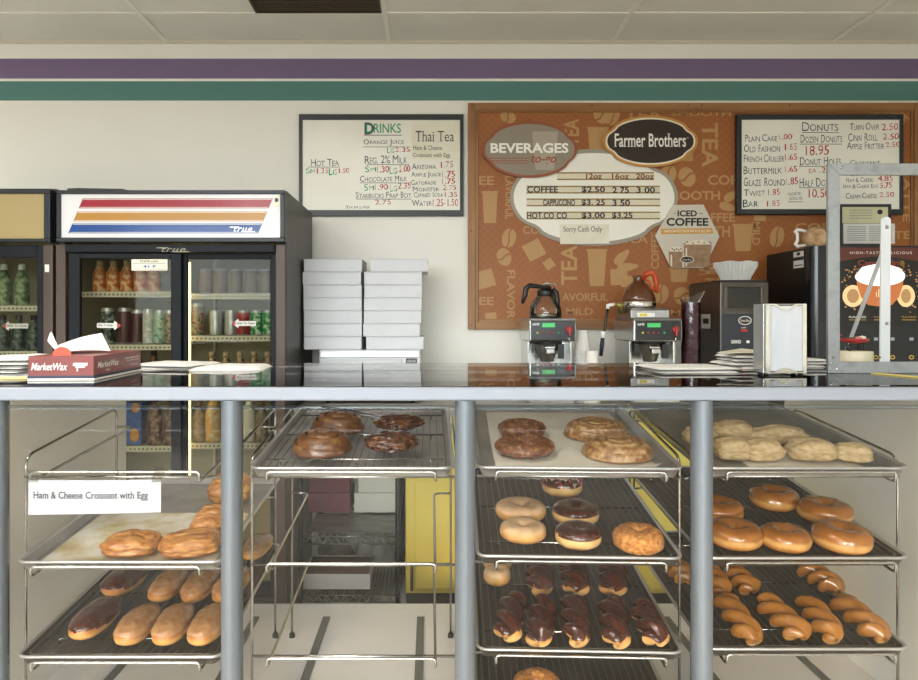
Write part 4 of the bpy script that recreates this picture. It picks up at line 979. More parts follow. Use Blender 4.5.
arrow(97, 121, 325.5, FD + .011, 1, dl); arrow(231.5, 256, 323.5, FD + .043, -1, dr)
# light tube behind the right door
mb = MB(); mb.lathe([(.010, 0), (.010, 1.45)], (X(188, FD + .09), FD + .10, .26), 12); obj('light_tube', mb, M_lamp, t)
mb = MB(); mb.lathe([(.009, 0), (.009, 1.45)], (X(72, FD + .10), FD + .11, .26), 12); obj('light_tube', mb, M_lamp, t)
SD = FD + .125
a0, a1, b0, b1 = fx0 + .036, X(178, SD), X(182, SD), fx1 - .036
mb = MB(); mb.box(X(180, SD) - .006, X(180, SD) + .006, SD - .004, SD + .02, .19, zt - .23); mb.box(X(180, SD) - .006, X(180, SD) + .006, FB - .08, FB - .04, .19, zt - .23); obj('shelf_pillar', mb, M_shelf, t)
SL = {}
for nm, a, b, ys in (('l', a0, a1, (292.5, 345.5, 391, 447)), ('r', b0, b1, (294.5, 336.5, 388, 444))):
    for i, y in enumerate(ys):
        SL[nm, i] = Z(y, SD); shelf(t, a, b, SL[nm, i])

def can_mesh(r, h, body, name, metal=.3, top=.9):
    mb = MB(); mb.lathe([(r * .80, 0), (r * .97, h * .03), (r, h * .06), (r, h * .90), (r * .84, h * .97), (r * .82, h * .985), (r * .86, h), (r * .78, h), (r * .76, h * .975), (0, h * .975)], (0, 0, 0), 22)
    for i, f in enumerate(mb.f):
        zz_ = sum(mb.v[j].z for j in f) / len(f)
        if zz_ > h * .905 or zz_ < h * .045: mb.mi[i] = 1
    return mb.mesh(name, [body, M_alu])
def bottle_mesh(r, h, body, cap, name):
    mb = MB(); mb.lathe([(r * .9, 0), (r, h * .03), (r, h * .55), (r * .85, h * .66), (r * .45, h * .82), (r * .40, h * .86)], (0, 0, 0), 22, k=0); mb.lathe([(r * .46, h * .862), (r * .46, h * .99), (r * .40, h), (0, h)], (0, 0, 0), 18, k=1); return mb.mesh(name, [body, cap])
def prn(name, cols, sc=45, **k): return nmat(name, cols, scale=sc, rough=.3, lo=.4, hi=.62, **k)
C_or = prn('orange_label', ['#b35a2a', '#d98a4a', '#e8c9a0']); C_blk = prn('black_can', ['#1b1c1d', '#26302a', '#9aa5a0']); C_drk = prn('dark_red_can', ['#3a1218', '#5c1d24', '#1d1518'])
C_wht = prn('white_can', ['#d5d5d0', '#b8b8b4', '#e6e6e2']); C_grn = prn('green_can', ['#1f7a3a', '#2f9a4e', '#d5e8d5']); C_tea = prn('teal_can', ['#8fb5a0', '#c9d6c4', '#5d8f80'])
C_pat = prn('patterned_can', ['#7a3a34', '#b5a890', '#56604a']); C_sil = mat('silver_can', '#b9bcc0', .3, .7); C_silr = prn('silver_red_can', ['#c4c6c8', '#b4b6ba', '#a83038']); C_red = prn('red_can', ['#a01f24', '#b52a2c', '#6d1418'])
C_bey = prn('coffee_bottle', ['#8a6a4c', '#b89c7c', '#5a4030']); C_clr = prn('clear_drink', ['#6a4a3a', '#8f7a68', '#4a2a24'])
def stand(nm, me, px, sh, y, label, group, back=0):
    o = D.objects.new(nm, me); COL.objects.link(o); o.location = (X(px, y), y, SL[sh] + .0022 + .0008); tag(o, label, 'can' if 'can' in nm else 'bottle', group); return o
YF_ = SD + .055
pos = ['leftmost', 'second from the left', 'third from the left', 'fourth from the left', 'fifth from the left', 'sixth from the left']
me = bottle_mesh(.032, .15, C_or, mat('orange_cap', '#c9b08a', .5), 'juice_bottle')
for i in range(5): stand('juice_bottle', me, 100 + i * 13.5, ('l', 0), YF_, 'orange-labelled bottle, %s on the upper shelf of the left fridge door' % pos[i], 'orange-labelled bottles behind the left door')
for i, (px, m, r, h, lab) in enumerate(((108, C_blk, .034, .175, 'tall black and grey can, leftmost on the shelf behind the left door arrow'), (125, C_drk, .034, .175, 'tall dark red can right of the black can behind the left door'), (138, C_drk, .032, .165, 'second dark red can, beside the white can behind the left door'), (148.5, C_wht, .027, .17, 'slim white can between dark red and pale green cans'), (160, C_tea, .030, .165, 'slim pale green can beside the white can'), (170, C_pat, .027, .165, 'red and tan patterned can at the right end behind the left door'))):
    stand('tall_can', can_mesh(r, h, m, 'tall_can'), px, ('l', 1), YF_ + .0, lab, 'tall cans behind the left door')
me = can_mesh(.031, .122, C_clr, 'glass_can')
for i, px in enumerate((206, 221, 236, 251, 265.5)): stand('tall_can', me, px, ('r', 0), YF_, 'clear brownish can, %s on the upper shelf behind the right door' % pos[i], 'cans on the upper right shelf')
for px, m, r, h, lab in ((197, C_pat, .034, .155, 'tall patterned can at the left end of the right door middle shelf'), (216, C_sil, .033, .122, 'plain silver soda can next to the patterned can'), (222, C_silr, .033, .122, 'silver soda can with red marks, behind the plain silver one'), (231.5, C_sil, .033, .122, 'plain silver soda can touching the red soda can'), (244, C_red, .033, .122, 'red soda can on the right door middle shelf'), (256.5, C_grn, .031, .122, 'green soda can next to the red can'), (268, C_grn, .027, .122, 'green soda can at the right end of the middle shelf')):
    y = YF_ + (.075 if '222' in str(px) else 0)
    stand('soda_can', can_mesh(r, h, m, 'soda_can'), px, ('r', 1), y, lab, 'soda cans on the right door middle shelf')
me = bottle_mesh(.032, .165, C_bey, mat('tan_cap', '#b39a7c', .5), 'coffee_bottle')
for i, px in enumerate((212, 226, 240, 254, 268)): stand('coffee_bottle', me, px, ('r', 2), YF_, 'brown tan-capped coffee bottle, %s behind the right fridge door' % pos[i], 'coffee bottles behind the right door')
me = bottle_mesh(.034, .19, prn('brown_bottle', ['#3a2a20', '#5a4434', '#8a4a3a']), M_black, 'brown_bottle')
for i, px in enumerate((120, 137, 154)): stand('brown_bottle', me, px, ('l', 2), YF_, 'dark brown bottle, %s of three behind the left fridge door' % pos[i], 'dark bottles on the third shelf')
# lowest shelf, seen through the bakery case
mb = MB(); xa, xb = X(128, SD + .06), X(144, SD + .06); z0 = SL['l', 3] + .003
mb.box(xa, xb, SD + .03, SD + .20, z0, z0 + .20); o = obj('drink_carton', mb, prn('blue_carton', ['#1c3f86', '#2450a0', '#2a58aa']), label='blue carton with an orange picture at the left end of the low fridge shelf', cat='carton', bevel=.002)
mb = MB(); yq = SD + .0295; mb.poly(pell(134.5, 435, 4.5, 7, yq, 20)); mb.poly(pell(135.5, 408, 4, 5, yq, 20)); obj('orange_picture', mb, mat('orange_print', '#d08a2c', .5), o)
me = bottle_mesh(.036, .235, prn('red_label_bottle', ['#5a2420', '#7a5a4a', '#a89480']), M_black, 'label_bottle')
for i, px in enumerate((155, 171)): stand('label_bottle', me, px, ('l', 3), YF_, 'dark red-labelled bottle, %s of the two beside the blue carton' % ('first' if i == 0 else 'second'), 'red-labelled bottles')
me = bottle_mesh(.037, .235, prn('juice', ['#d9a24a', '#e0b060', '#e8dcc0']), mat('cap_yellow', '#d9b04a', .5), 'orange_juice_bottle')
stand('orange_juice_bottle', me, 213.5, ('r', 3), YF_, 'orange juice bottle on the low shelf just left of the case post', None)
me = bottle_mesh(.033, .225, mat('milk_white', '#e9e4d4', .4), mat('cap_red', '#c23a34', .5), 'milk_bottle')
stand('milk_bottle', me, 249, ('r', 3), YF_, 'white milk bottle with a red cap on the low fridge shelf', None)
me = bottle_mesh(.03, .19, prn('brown_milk', ['#8a7460', '#b5a48c']), mat('cap_brown', '#7a5a40', .5), 'milk_bottle')
stand('milk_bottle', me, 262, ('r', 3), YF_, 'tan chocolate milk bottle right of the red-capped milk bottle', None)
stand('milk_bottle', me, 199, ('r', 3), YF_, 'tan chocolate milk bottle left of the orange juice', None)
mb = MB(); xa, xb = X(83, FD + .2), X(146, FD + .2); mb.prism([(xa, FD + .05, zt + .001), (xb, FD + .05, zt + .001), (xb - .05, FD + .05, zt + .012), (xa + .05, FD + .05, zt + .016), (xa, FD + .05, zt + .014)], (0, .18, 0)); obj('folded_tray', mb, M_black, label='flat black tray lying on top of the striped-sign fridge', cat='tray')

# the neighbour fridge, cut by the frame
gx1 = X(53, FD); gx0 = gx1 - .76; zt2 = Z(187.5, FD)
t = thing('drink_fridge', ((gx0 + gx1) / 2, FD + .3, 0), 'brown drink fridge with a plain yellow lit sign at the photo edge', 'fridge', 'glass-door drink fridges')
fridge_body(t, gx0, gx1, zt2)
mb = MB(); ga = 430 + gx0 * F / FD
frame_ring(mb, (ga + 1, 50, 188.5, 242), (ga + 6, 43.5, 193.5, 238.5), FD - .03, .058); obj('sign_frame', mb, mat('sign_frame'), t, bevel=.003)
mb = MB(); pbox(mb, ga + 5, 44.5, 192.5, 239.5, FD - .02, .028); obj('lit_sign', mb, mat('yellow_sign', '#96845a', .35, emit='#d8bc78', es=.04), t)
zt_, zb_ = Z(244.5, FD), .187
gA, gB = ga + 22, 36.5
mb = MB(); mb.box(gx0 + .046, X(gA, FD), FD + .002, FD + .03, zb_, zt_); mb.box(X(gB, FD), gx1 - .046, FD + .002, FD + .03, zb_, zt_); mb.box(X(gA, FD), X(gB, FD), FD + .002, FD + .03, Z(257.5, FD), zt_); mb.box(X(gA, FD), X(gB, FD), FD + .002, FD + .03, zb_, .24)
dr = obj('glass_door', mb, M_dfr, t, bevel=.004); mb = MB(); mb.box(X(gA, FD), X(gB, FD), FD + .012, FD + .016, .24, Z(257.5, FD)); obj('door_glass', mb, M_door_gl, dr)
arrow(2, 28, 326, FD + .0125, -1, dr)
mb = MB(); pbox(mb, 44.8, 49, 264.5, 272, FD - .0008, .0008); obj('white_label', mb, M_paper, t)
SL2 = {}
for i, y in enumerate((306.5, 352, 398)): SL['g', i] = Z(y, SD); shelf(t, gx0 + .036, gx1 - .036, SL['g', i])
me = bottle_mesh(.033, .20, prn('green_drink', ['#4a6a4a', '#7a9468', '#a9b58a']), M_white, 'water_bottle')
for i, px in enumerate((4, 22)): stand('water_bottle', me, px, ('g', 0), YF_, 'green-labelled bottle in the fridge at the photo edge, %s' % ('cut by the frame' if i == 0 else 'nearest its door edge'), 'bottles in the edge fridge')
me = bottle_mesh(.033, .17, prn('dark_drink', ['#1d2a26', '#3a4a44', '#6a7a70']), M_black, 'dark_bottle')
for i, px in enumerate((3, 19, 34)): stand('dark_bottle', me, px, ('g', 1), YF_, 'dark bottle on the second shelf of the edge fridge, %s' % pos[i], 'bottles in the edge fridge')

# ------------------------------------------------------------------ bakery case
CT = CZ - 69 * 1.55 / F            # counter top height
CF, CB = 1.55, 2.377               # counter front and back depth
FL = CZ - .947                     # case floor height
EL, ER = -1.0, 1.167               # inner faces of the end panels
case = thing('bakery_case', (.08, 1.95, 0), 'long glass-fronted bakery case with a dark glossy top and silver posts', 'display case')
M_top = glass_mat('glass_top', '#f2f2f2', 1.0, .02)
M_bar = mat('white_alu', '#8d929e', .4, .1)
M_post = nmat('post_aluminium', ['#676e76', '#767d86'], scale=40, rough=.4, metal=.5, stretch=(1, 1, .03))
M_end = nmat('end_panel_enamel', ['#f3eee4', '#f7f3ea'], scale=4, rough=.4)
M_cfl = nmat('case_floor_enamel', ['#eae8e3', '#f0eeea'], scale=8, rough=.35)
mb = MB(); mb.box(-1.50, 1.50, CF + .012, CB, CT - .012, CT); obj('top_slab', mb, M_top, case, bevel=.002)
mb = MB(); mb.box(-1.50, 1.50, CF - .006, CF + .0115, CT - .029, CT - .0005); obj('front_bar', mb, M_bar, case, bevel=.004)
mb = MB(); mb.box(-1.50, 1.50, CB - .03, CB - .002, CT - .04, CT - .0125); obj('rear_bar', mb, M_alu, case)
for px in (-3.5, 231.7, 465.2, 702, 938):
    x = X(px, 1.566); w = .0445
    pts = []
    for i in range(17):   # rounded front, flat back
        a = pi + pi * i / 16; pts.append((x + w / 2 * cos(a), 1.566 + .024 * sin(a), FL + .0005))
    pts += [(x + w / 2, 1.578, FL + .0005), (x - w / 2, 1.578, FL + .0005)]
    mb = MB(); mb.prism(pts, (0, 0, CT - .0295 - FL)); obj('post', mb, M_post, case, bevel=.0012)
M_fglass = glass_mat('case_glass', '#fcfcfc', .35)
gx = [X(p, 1.566) for p in (-3.5, 231.7, 465.2, 702, 938)]
for a, b in zip(gx, gx[1:]):
    mb = MB(); mb.box(a + .024, b - .024, 1.568, 1.572, FL + .0005, CT - .05); gp = obj('glass_panel', mb, M_fglass, case)
    mb = MB(); mb.box(a + .024, b - .024, 1.566, 1.574, CT - .0495, CT - .042); obj('top_channel', mb, glass_mat('clear_strip', '#e3e9ee', 1.5, .1), gp)
for (x0, x1) in ((EL - .035, EL), (ER, ER + .035)):
    mb = MB(); mb.box(x0, x1, 1.60, CB - .005, FL - .02, CT - .0405); obj('end_panel', mb, M_end, case, bevel=.002)
mb = MB(); mb.box(EL + .0005, ER - .0005, 1.54, CB + .01, FL - .02, FL); obj('case_floor', mb, M_cfl, case)
for cx in (-.84, -.55, -.327, -.03, .20, .49, .745, 1.034):
    mb = MB(); mb.box(cx - .011, cx + .011, 1.66, 2.275, FL + .0003, FL + .004); obj('floor_runner', mb, mat('grey_runner', '#6a6a66', .5), case)
mb = MB(); mb.box(-1.50, 1.50, 1.56, CB - .02, .10, FL - .0205); obj('lower_body', mb, mat('case_body', '#cfccc4', .45), case, bevel=.004)
mb = MB(); mb.box(-1.46, 1.46, 1.62, CB - .06, .001, .0995); obj('plinth', mb, M_kick, case)

# ---- wire racks
M_rack = mat('rack_chrome', '#bcbab6', .18, 1)
RF, RR = 1.655, 2.135
PF = 1.60
def arc(a, b, c, n=4):
    """quadratic corner a-b-c"""
    a, b, c = Vector(a), Vector(b), Vector(c)
    return [a * (1 - t) ** 2 + b * 2 * t * (1 - t) + c * t * t for t in [i / n for i in range(n + 1)]]
def rack(cx, slope, rims, yaw, label):
    t = thing('wire_rack', (cx, PF, FL), label, 'wire rack', 'chrome wire racks in the bakery case'); t.rotation_euler = (0, 0, yaw)
    W = .2352; r = .0033
    yf, yr = RF - PF, RR - PF
    ztf, ztr = 1.132 - FL, 1.132 - FL + (RR - RF) * .105
    for s in (-1, 1):
        x = s * W
        pts = [Vector((x, yf, .008))] + arc((x, yf, ztf - .03), (x, yf, ztf), (x, yf + .03, ztf + .003)) + arc((x, yr - .03, ztr - .003), (x, yr, ztr), (x, yr, ztr - .03)) + [Vector((x, yr, .008))]
        mb = MB(); mb.tube(pts, r, 8); f = obj('side_frame', mb, M_rack, t, local=True)
        mb = MB()
        for y in (yf, yr): mb.lathe([(.0085, .0002), (.0085, .010), (.0045, .016)], (x, y, 0), 10)
        obj('rubber_foot', mb, M_rubber, f, local=True)
    for rz in rims:
        z0 = rz - .0295 - FL; sl = slope
        zz_ = lambda y: z0 + sl * y
        xi = .186
        pts = []
        for s in (-1, 1):
            seg = [Vector((s * (W - .001), yr - .006, zz_(yr) - .001)), *arc((s * (xi + .02), yr - .006, zz_(yr) - .001), (s * xi, yr - .006, zz_(yr) - .001), (s * xi, yr - .03, zz_(yr - .03))),
                   *arc((s * xi, .004, zz_(.004)), (s * xi, -.014, zz_(-.014)), (s * xi, -.0145, zz_(0) + .010)), *arc((s * xi, -.0145, zz_(0) + .014), (s * xi, -.0145, zz_(0) + .0215), (s * (xi - .01), -.0145, zz_(0) + .0215))]
            pts += seg if s < 0 else seg[::-1]
        mb = MB(); mb.tube(pts, r, 8); obj('tier_rail', mb, M_rack, t, local=True)
        mb = MB(); mb.tube([(-W + .001, yf - .005, zz_(yf) - .008), (W - .001, yf - .005, zz_(yf) - .008)], r, 8); obj('cross_bar', mb, M_rack, t, local=True)
    return t
RC = [-.694, -.174, .333, .840]
SLP = [.075, .085, .10, .108]
YAW = [0, 0, -.04, 0]
RIM = [(1.119, .910, .699), (1.119, .917, .708), (1.119, .921, .712, .541), (1.119, .919, .717)]
names = ['leftmost wire rack in the case, holding the taped paper sign', 'wire rack with two empty lower tiers, second from the photo left', 'wire rack carrying the chocolate twists, third from the photo left', 'rightmost wire rack in the case, carrying the plain glazed donuts']
for i in range(4): rack(RC[i], SLP[i], RIM[i], YAW[i], names[i])

# ---- sheet pans, cooling grids, parchment
PW, PL, PH = .4605, .655, .025
def rrect(w, l, r, z, n=5, y0=0):
    pts = []
    for (cx, cy, a0) in ((w / 2 - r, y0 + r, -pi / 2), (w / 2 - r, y0 + l - r, 0), (-w / 2 + r, y0 + l - r, pi / 2), (-w / 2 + r, y0 + r, pi)):
        for i in range(n + 1): a = a0 + pi / 2 * i / n; pts.append((cx + r * cos(a), cy + r * sin(a), z))
    return pts
def loops(mb, ls, k=0, cap0=True, cap1=False):
    n = len(ls[0]); o = len(mb.v); mb.v += [Vector(p) for l in ls for p in l]
    for i in range(len(ls) - 1):
        for j in range(n):
            mb.f.append([o + i * n + j, o + i * n + (j + 1) % n, o + (i + 1) * n + (j + 1) % n, o + (i + 1) * n + j]); mb.mi.append(k); mb.sm.append(True)
    if cap0: mb.f.append([o + j for j in range(n)][::-1]); mb.mi.append(k); mb.sm.append(False)
    if cap1: mb.f.append([o + (len(ls) - 1) * n + j for j in range(n)]); mb.mi.append(k); mb.sm.append(False)
def pan_mesh(m, nm):
    mb = MB(); i = .012
    L_ = lambda ins, z: rrect(PW - 2 * ins, PL - 2 * ins, max(.008, .026 - ins), z, y0=ins)
    loops(mb, [L_(.0135, 0), L_(.0125, .002), L_(.006, PH - .006), L_(.001, PH - .006), L_(0, PH - .003), L_(.001, PH - .0006), L_(.003, PH), L_(.006, PH - .001), L_(.008, PH - .004), L_(.0135, .0032), L_(.0155, .0014)], 0)
    for f_, fc in enumerate(mb.f):
        if sum(mb.v[j].z for j in fc) / len(fc) > PH - .008 and len(fc) == 4: mb.mi[f_] = 1
    n = 24; o = len(mb.v) - n; mb.f.append([o + j for j in range(n)]); mb.mi.append(0); mb.sm.append(False)
    return mb.mesh(nm, [m, mat('bright_rim', '#c9c9c7', .3, .7)])
M_pan = nmat('aged_pan', ['#8c8984', '#a3a09b', '#b4b1ac'], scale=9, rough=.35, metal=.6, lo=.25, hi=.75)
M_pan_d = nmat('baked_pan', ['#3a332a', '#4d453a', '#625a4e'], scale=7, rough=.4, metal=.4, lo=.25, hi=.75)
M_pan_r = M_pan
pm_l, pm_d = pan_mesh(M_pan, 'sheet_pan'), pan_mesh(M_pan_d, 'dark_pan')
def grid_mesh():
    mb = MB(); w, l = PW - .040, PL - .040; r = .0013; y0 = .020
    z1, z2 = .0185, .0160
    mb.tube(rrect(w, l, .012, z1, 3, y0), .0022, 6, closed=True)
    for i in range(1, 23): x = -w / 2 + w * i / 23; mb.tube([(x, y0, z1 + .0004), (x, y0 + l, z1 + .0004)], r, 5, cap=False)
    mb.k = 1
    for f in (.12, .5, .88): y = y0 + l * f; mb.tube([(-w / 2, y, z2), (w / 2, y, z2)], .002, 6)
    for f in (.12, .5, .88):
        for sx in (-.42, 0, .42): mb.tube([(sx * w, y0 + l * f, z2), (sx * w, y0 + l * f, .0035)], .002, 5)
    return mb.mesh('cooling_grid', [mat('dull_wire', '#6b665d', .35, .7), M_rack])
gm = grid_mesh()
class Tray: pass
TR = {}
def pan(key, i, tier, me, label, yaw=None, dy=0, dx=0, grid=None):
    T = Tray(); T.slope = atan(SLP[i]); T.yaw = YAW[i] if yaw is None else yaw
    z = RIM[i][tier] - PH
    T.M = Matrix.Translation((RC[i] + dx, PF + dy, z)) @ Matrix.Rotation(T.yaw, 4, 'Z') @ Matrix.Rotation(T.slope, 4, 'X')
    T.Mi = T.M.inverted(); T.w = .0016
    o = D.objects.new('sheet_pan', me); COL.objects.link(o); o.matrix_world = T.M; tag(o, label, 'sheet pan', 'sheet pans in the bakery case')
    if grid:
        g = D.objects.new('cooling_grid', gm); COL.objects.link(g); g.matrix_world = T.M; tag(g, grid, 'cooling grid', 'wire cooling grids on the pans'); T.w = .0206
    TR[key] = T
    return o
pan('12', 0, 1, pm_l, 'sheet pan lined with stained paper below the ham and cheese sign')
pan('13', 0, 2, pm_d, 'lower left sheet pan carrying the maple and chocolate bars', grid='wire cooling grid under the maple bars')
pan('21', 1, 0, pm_l, 'sheet pan holding cinnamon rolls and fritters, above two empty tiers', grid='wire cooling grid under the cinnamon rolls and fritters')
pan('31', 2, 0, pm_l, 'sheet pan lined with parchment under the danishes', )
pan('32', 2, 1, pm_d, 'dark sheet pan carrying sugared and chocolate donuts', grid='wire cooling grid under the sugared and chocolate donuts')
pan('33', 2, 2, pm_d, 'dark sheet pan carrying the chocolate twists', grid='wire cooling grid under the chocolate twists')
pan('34', 2, 3, pm_d, 'lowest dark sheet pan below the chocolate twists', grid='wire cooling grid in the lowest pan, below the chocolate twists')
pan('41', 3, 0, pm_l, 'grey sheet pan carrying the pale turnovers')
pan('42', 3, 1, pm_d, 'dark sheet pan carrying the plain glazed ring donuts', grid='wire cooling grid under the plain glazed ring donuts')
pan('43', 3, 2, pm_d, 'dark sheet pan carrying the plain glazed twists', grid='wire cooling grid under the plain glazed twists')
M_par = nmat('parchment', ['#c9c2b2', '#d8d2c4'], scale=10, rough=.6)
M_wax = nmat('greased_paper', ['#d6d2c6', '#c2b48c', '#a8925a'], scale=13, rough=.45, lo=.42, hi=.75)
def sheet(key, u0, u1, v0, v1, m, label, curl=(), amp=.0012):
    T = TR[key]; mb = MB()
    def fn(a, b):
        u = u0 + (u1 - u0) * a; v = v0 + (v1 - v0) * b; w = .0022 + amp * (1 + noise.noise(Vector((u * 14, v * 14, u0))))
        for (ca, cb, rad, h) in curl:
            dd = sqrt((a - ca) ** 2 + (b - cb) ** 2)
            if dd < rad: w += h * (1 - dd / rad) ** 1.6
        return Vector((u, v, w))
    mb.grid(fn, 34, 40)
    o = D.objects.new('parchment_sheet', mb.mesh('parchment_sheet', m)); COL.objects.link(o); o.matrix_world = T.M; tag(o, label, 'parchment'); T.w = .0045
    return o
sheet('12', -.200, .200, .02, .37, M_wax, 'greasy stained baking paper under the flaky croissants', amp=.0015)
sheet('31', -.185, .190, .02, .62, M_par, 'white parchment with a curled corner under the danishes', curl=((1, 0, .16, .030), (0, .1, .2, .010)))
sheet('41', -.10, .165, .025, .33, M_par, 'small white parchment under the pale turnovers')

# ------------------------------------------------------------------ pastries
def hit(key, px, py, w=None):
    """where the sight line through a pixel meets the tray's product level"""
    T = TR[key]; w = T.w if w is None else w
    p0 = T.M @ Vector((0, 0, w)); n = (T.M.to_3x3() @ Vector((0, 0, 1)))
    o = Vector((0, 0, CZ)); dr = P(px, py, 1.0) - o
    return o + dr * ((p0 - o).dot(n) / dr.dot(n))
def N(p, s, seed=0): return noise.noise(Vector((p[0] * s + seed * 7.31, p[1] * s + seed * 3.7, p[2] * s + seed)))
def vnormals(mb):
    ns = [Vector((0, 0, 0)) for _ in mb.v]
    for f in mb.f:
        a, b, c = mb.v[f[0]], mb.v[f[1]], mb.v[f[2]]; n = (b - a).cross(mb.v[f[-1]] - a)
        for i in f: ns[i] += n
    return [n.normalized() if n.length > 1e-12 else Vector((0, 0, 1)) for n in ns]
def shell(mb, cond, off):
    """a coat over the part of a dough mesh where cond(v, n) holds"""
    ns = vnormals(mb); keep = [cond(v, n) for v, n in zip(mb.v, ns)]
    out = MB(); idx = {}; fs = []
    use = [f for f in mb.f if all(keep[i] for i in f)]
    edge = set()
    for f in mb.f:
        if not all(keep[i] for i in f): edge.update(f)
    vs = []
    for f in use:
        g = []
        for i in f:
            if i not in idx: idx[i] = len(vs); vs.append(mb.v[i] + ns[i] * (off if i not in edge else -.0004))
            g.append(idx[i])
        fs.append(g)
    out.add(vs, fs, 0, True); return out
def put(name, mb, m, key, pos, rot, label, cat, group, kids=()):
    T = TR[key]
    o = D.objects.new(name, mb.mesh(name, m)); COL.objects.link(o)
    lz = min(v.z for v in mb.v)
    R = T.M.to_3x3().to_4x4() @ Matrix.Rotation(rot, 4, 'Z')
    o.matrix_world = Matrix.Translation(pos) @ R @ Matrix.Translation((0, 0, -lz + .0006))
    tag(o, label, cat, group)
    for nm, k, km, lb, kd in kids:
        c = D.objects.new(nm, k.mesh(nm, km)); COL.objects.link(c); c.parent = o; tag(c, lb, kind=kd)
    return o

def ring(R, H, hole, seed, lump=.06, flat=.0, ecc=1.0, nu=72, nv=28, detail=0):
    """ring donut: R outer radius, H height, hole radius"""
    mb = MB(); rt = (R - hole) / 2; rc = hole + rt
    def fn(u, v):
        a = 2 * pi * u; b = 2 * pi * v
        cb, sb = cos(b), sin(b)
        q = abs(cb) ** .85 * (1 if cb > 0 else -1); s = abs(sb) ** .8 * (1 if sb > 0 else -1)
        n = 1 + lump * N((cos(a), sin(a), sb), 1.3, seed) + lump * .5 * N((cos(a), sin(a), sb), 3.2, seed + 5)
        rr = rc + rt * q * n; z = H / 2 * s * (n if s > 0 else 1)
        if s < 0: z *= .92
        p = Vector((rr * cos(a) * ecc, rr * sin(a), z + H / 2))
        if detail: p += Vector((cos(a) * q, sin(a) * q, s)).normalized() * detail * N(p, 90, seed) + Vector((0, 0, 1)) * detail * .7 * N(p, 180, seed)
        return p
    mb.grid(fn, nu, nv, cu=True, cv=True); return mb

B_glz = band_mat('glazed_dough', '#9c6122', '#cc9a56', '#a8662a', .008, .021, .033, .22, .6)
B_sug = band_mat('sugared_dough', '#dcb78c', '#dca862', '#b9783a', .006, .018, .032, .65, 0)
B_cho = band_mat('donut_dough', '#c08a44', '#e2bd7c', '#a9672a', .005, .016, .034, .45, .1)
M_choc = nmat('chocolate_icing', ['#33170d', '#45200f', '#552a15'], scale=70, rough=.18, coat=.6, bump=.1)
M_choc2 = nmat('dark_icing', ['#2c130c', '#3d1b0e', '#4d2413'], scale=35, rough=.22, coat=.5, bump=.1)
M_maple = nmat('maple_icing', ['#94683f', '#a4774c', '#b38a60'], scale=66, rough=.25, coat=.5, bump=.15, bscale=160)
M_sugar = nmat('sugar_coat', ['#d9a66c', '#e6bd88', '#ecd0a8'], scale=120, rough=.8, bump=.3, bscale=220)
M_crumb = nmat('crumb_coat', ['#8a4f1e', '#b87a38', '#d29a54'], scale=120, rough=.7, bump=.8, bscale=200, detail=6)

def donut(key, px, pyb, w, label, m, seed, hk=.40, hole=.075, rot=0, group='ring donuts in the case', icing=None, sprinkle=False, name='ring_donut', lift=0, detail=0, ecc=1.0):
    pos = hit(key, px, pyb - .15 * w); R = w * pos.y / F / 2; H = 2 * R * hk
    mb = ring(R, H, R * hole, seed, detail=detail, ecc=ecc); kids = []
    if icing:
        ic = shell(mb, lambda v, n: v.z > H * (.60 + .10 * noise.noise(Vector((v.x * 45, v.y * 45, seed)))), .0022); kids.append(('icing', ic, icing, 'chocolate icing', None))
        if sprinkle:
            sp = MB(); random.seed(seed)
            ns = vnormals(ic)
            for q in range(230):
                i = random.randrange(len(ic.v)); n = ns[i]; tv = n.orthogonal(); tv.rotate(Matrix.Rotation(random.uniform(0, 6.3), 3, n)); c = ic.v[i] + n * .001 + Vector((random.uniform(-.002, .002), random.uniform(-.002, .002), 0))
                sp.k = random.randrange(4); sp.tube([c - tv * .0028, c + tv * .0028], .0011, 5)
            kids.append(('sprinkles', sp, [M_white, mat('sprinkle_pink', '#c75a72', .4), mat('sprinkle_red', '#a82a34', .4), mat('sprinkle_cream', '#e6c9a0', .4)], 'white and pink sprinkles', 'stuff'))
    if lift:
        pos = pos + Vector((0, 0, lift))
    return put(name, mb, m, key, pos, rot, label, 'donut', group, kids)

g = 'plain glazed ring donuts'
donut('42', 734, 552, 54, 'plain glazed ring donut in the front row beside the case post', B_glz, 1, group=g)
donut('42', 784.5, 554, 49, 'plain glazed ring donut at the middle of the front row', B_glz, 2, group=g)
donut('42', 841, 555.5, 56, 'plain glazed ring donut at the wall end of the front row', B_glz, 3, group=g)
donut('42', 717, 526, 50, 'plain glazed ring donut behind the case post, second row', B_glz, 4, group=g)
donut('42', 773.5, 513.5, 47, 'plain glazed ring donut farthest back on the tray', B_glz, 5, group=g)
donut('42', 824, 528, 51, 'plain glazed ring donut in the second row by the wall', B_glz, 6, group=g)
g = 'donuts on the middle pan of the chocolate twist rack'
donut('32', 520.5, 525, 50, 'sugared ring donut lying behind another sugared one', B_sug, 11, hk=.32, group=g)
donut('32', 523, 545, 46, 'sugared ring donut in front of another sugared one', B_sug, 12, hk=.36, group=g)
donut('32', 562, 499, 39, 'chocolate donut covered with white and pink sprinkles', B_cho, 13, hk=.42, icing=M_choc, sprinkle=True, group=g)
donut('32', 575.5, 527.5, 46, 'chocolate iced ring donut behind the other chocolate iced one', B_cho, 14, hk=.36, icing=M_choc, group=g)
donut('32', 578, 551, 46, 'chocolate iced ring donut in front with a pale side', B_cho, 15, hk=.40, icing=M_choc, group=g)
donut('32', 638, 556.5, 50, 'brown crumb-coated donut at the front corner of the tray', M_crumb, 16, hk=.42, hole=.05, group=g, detail=.0016)
donut('33', 497, 586.5, 27, 'small sugared donut hole in front of another, behind the chocolate twists', B_sug, 17, hk=.6, hole=.02, group=g, name='donut_hole')
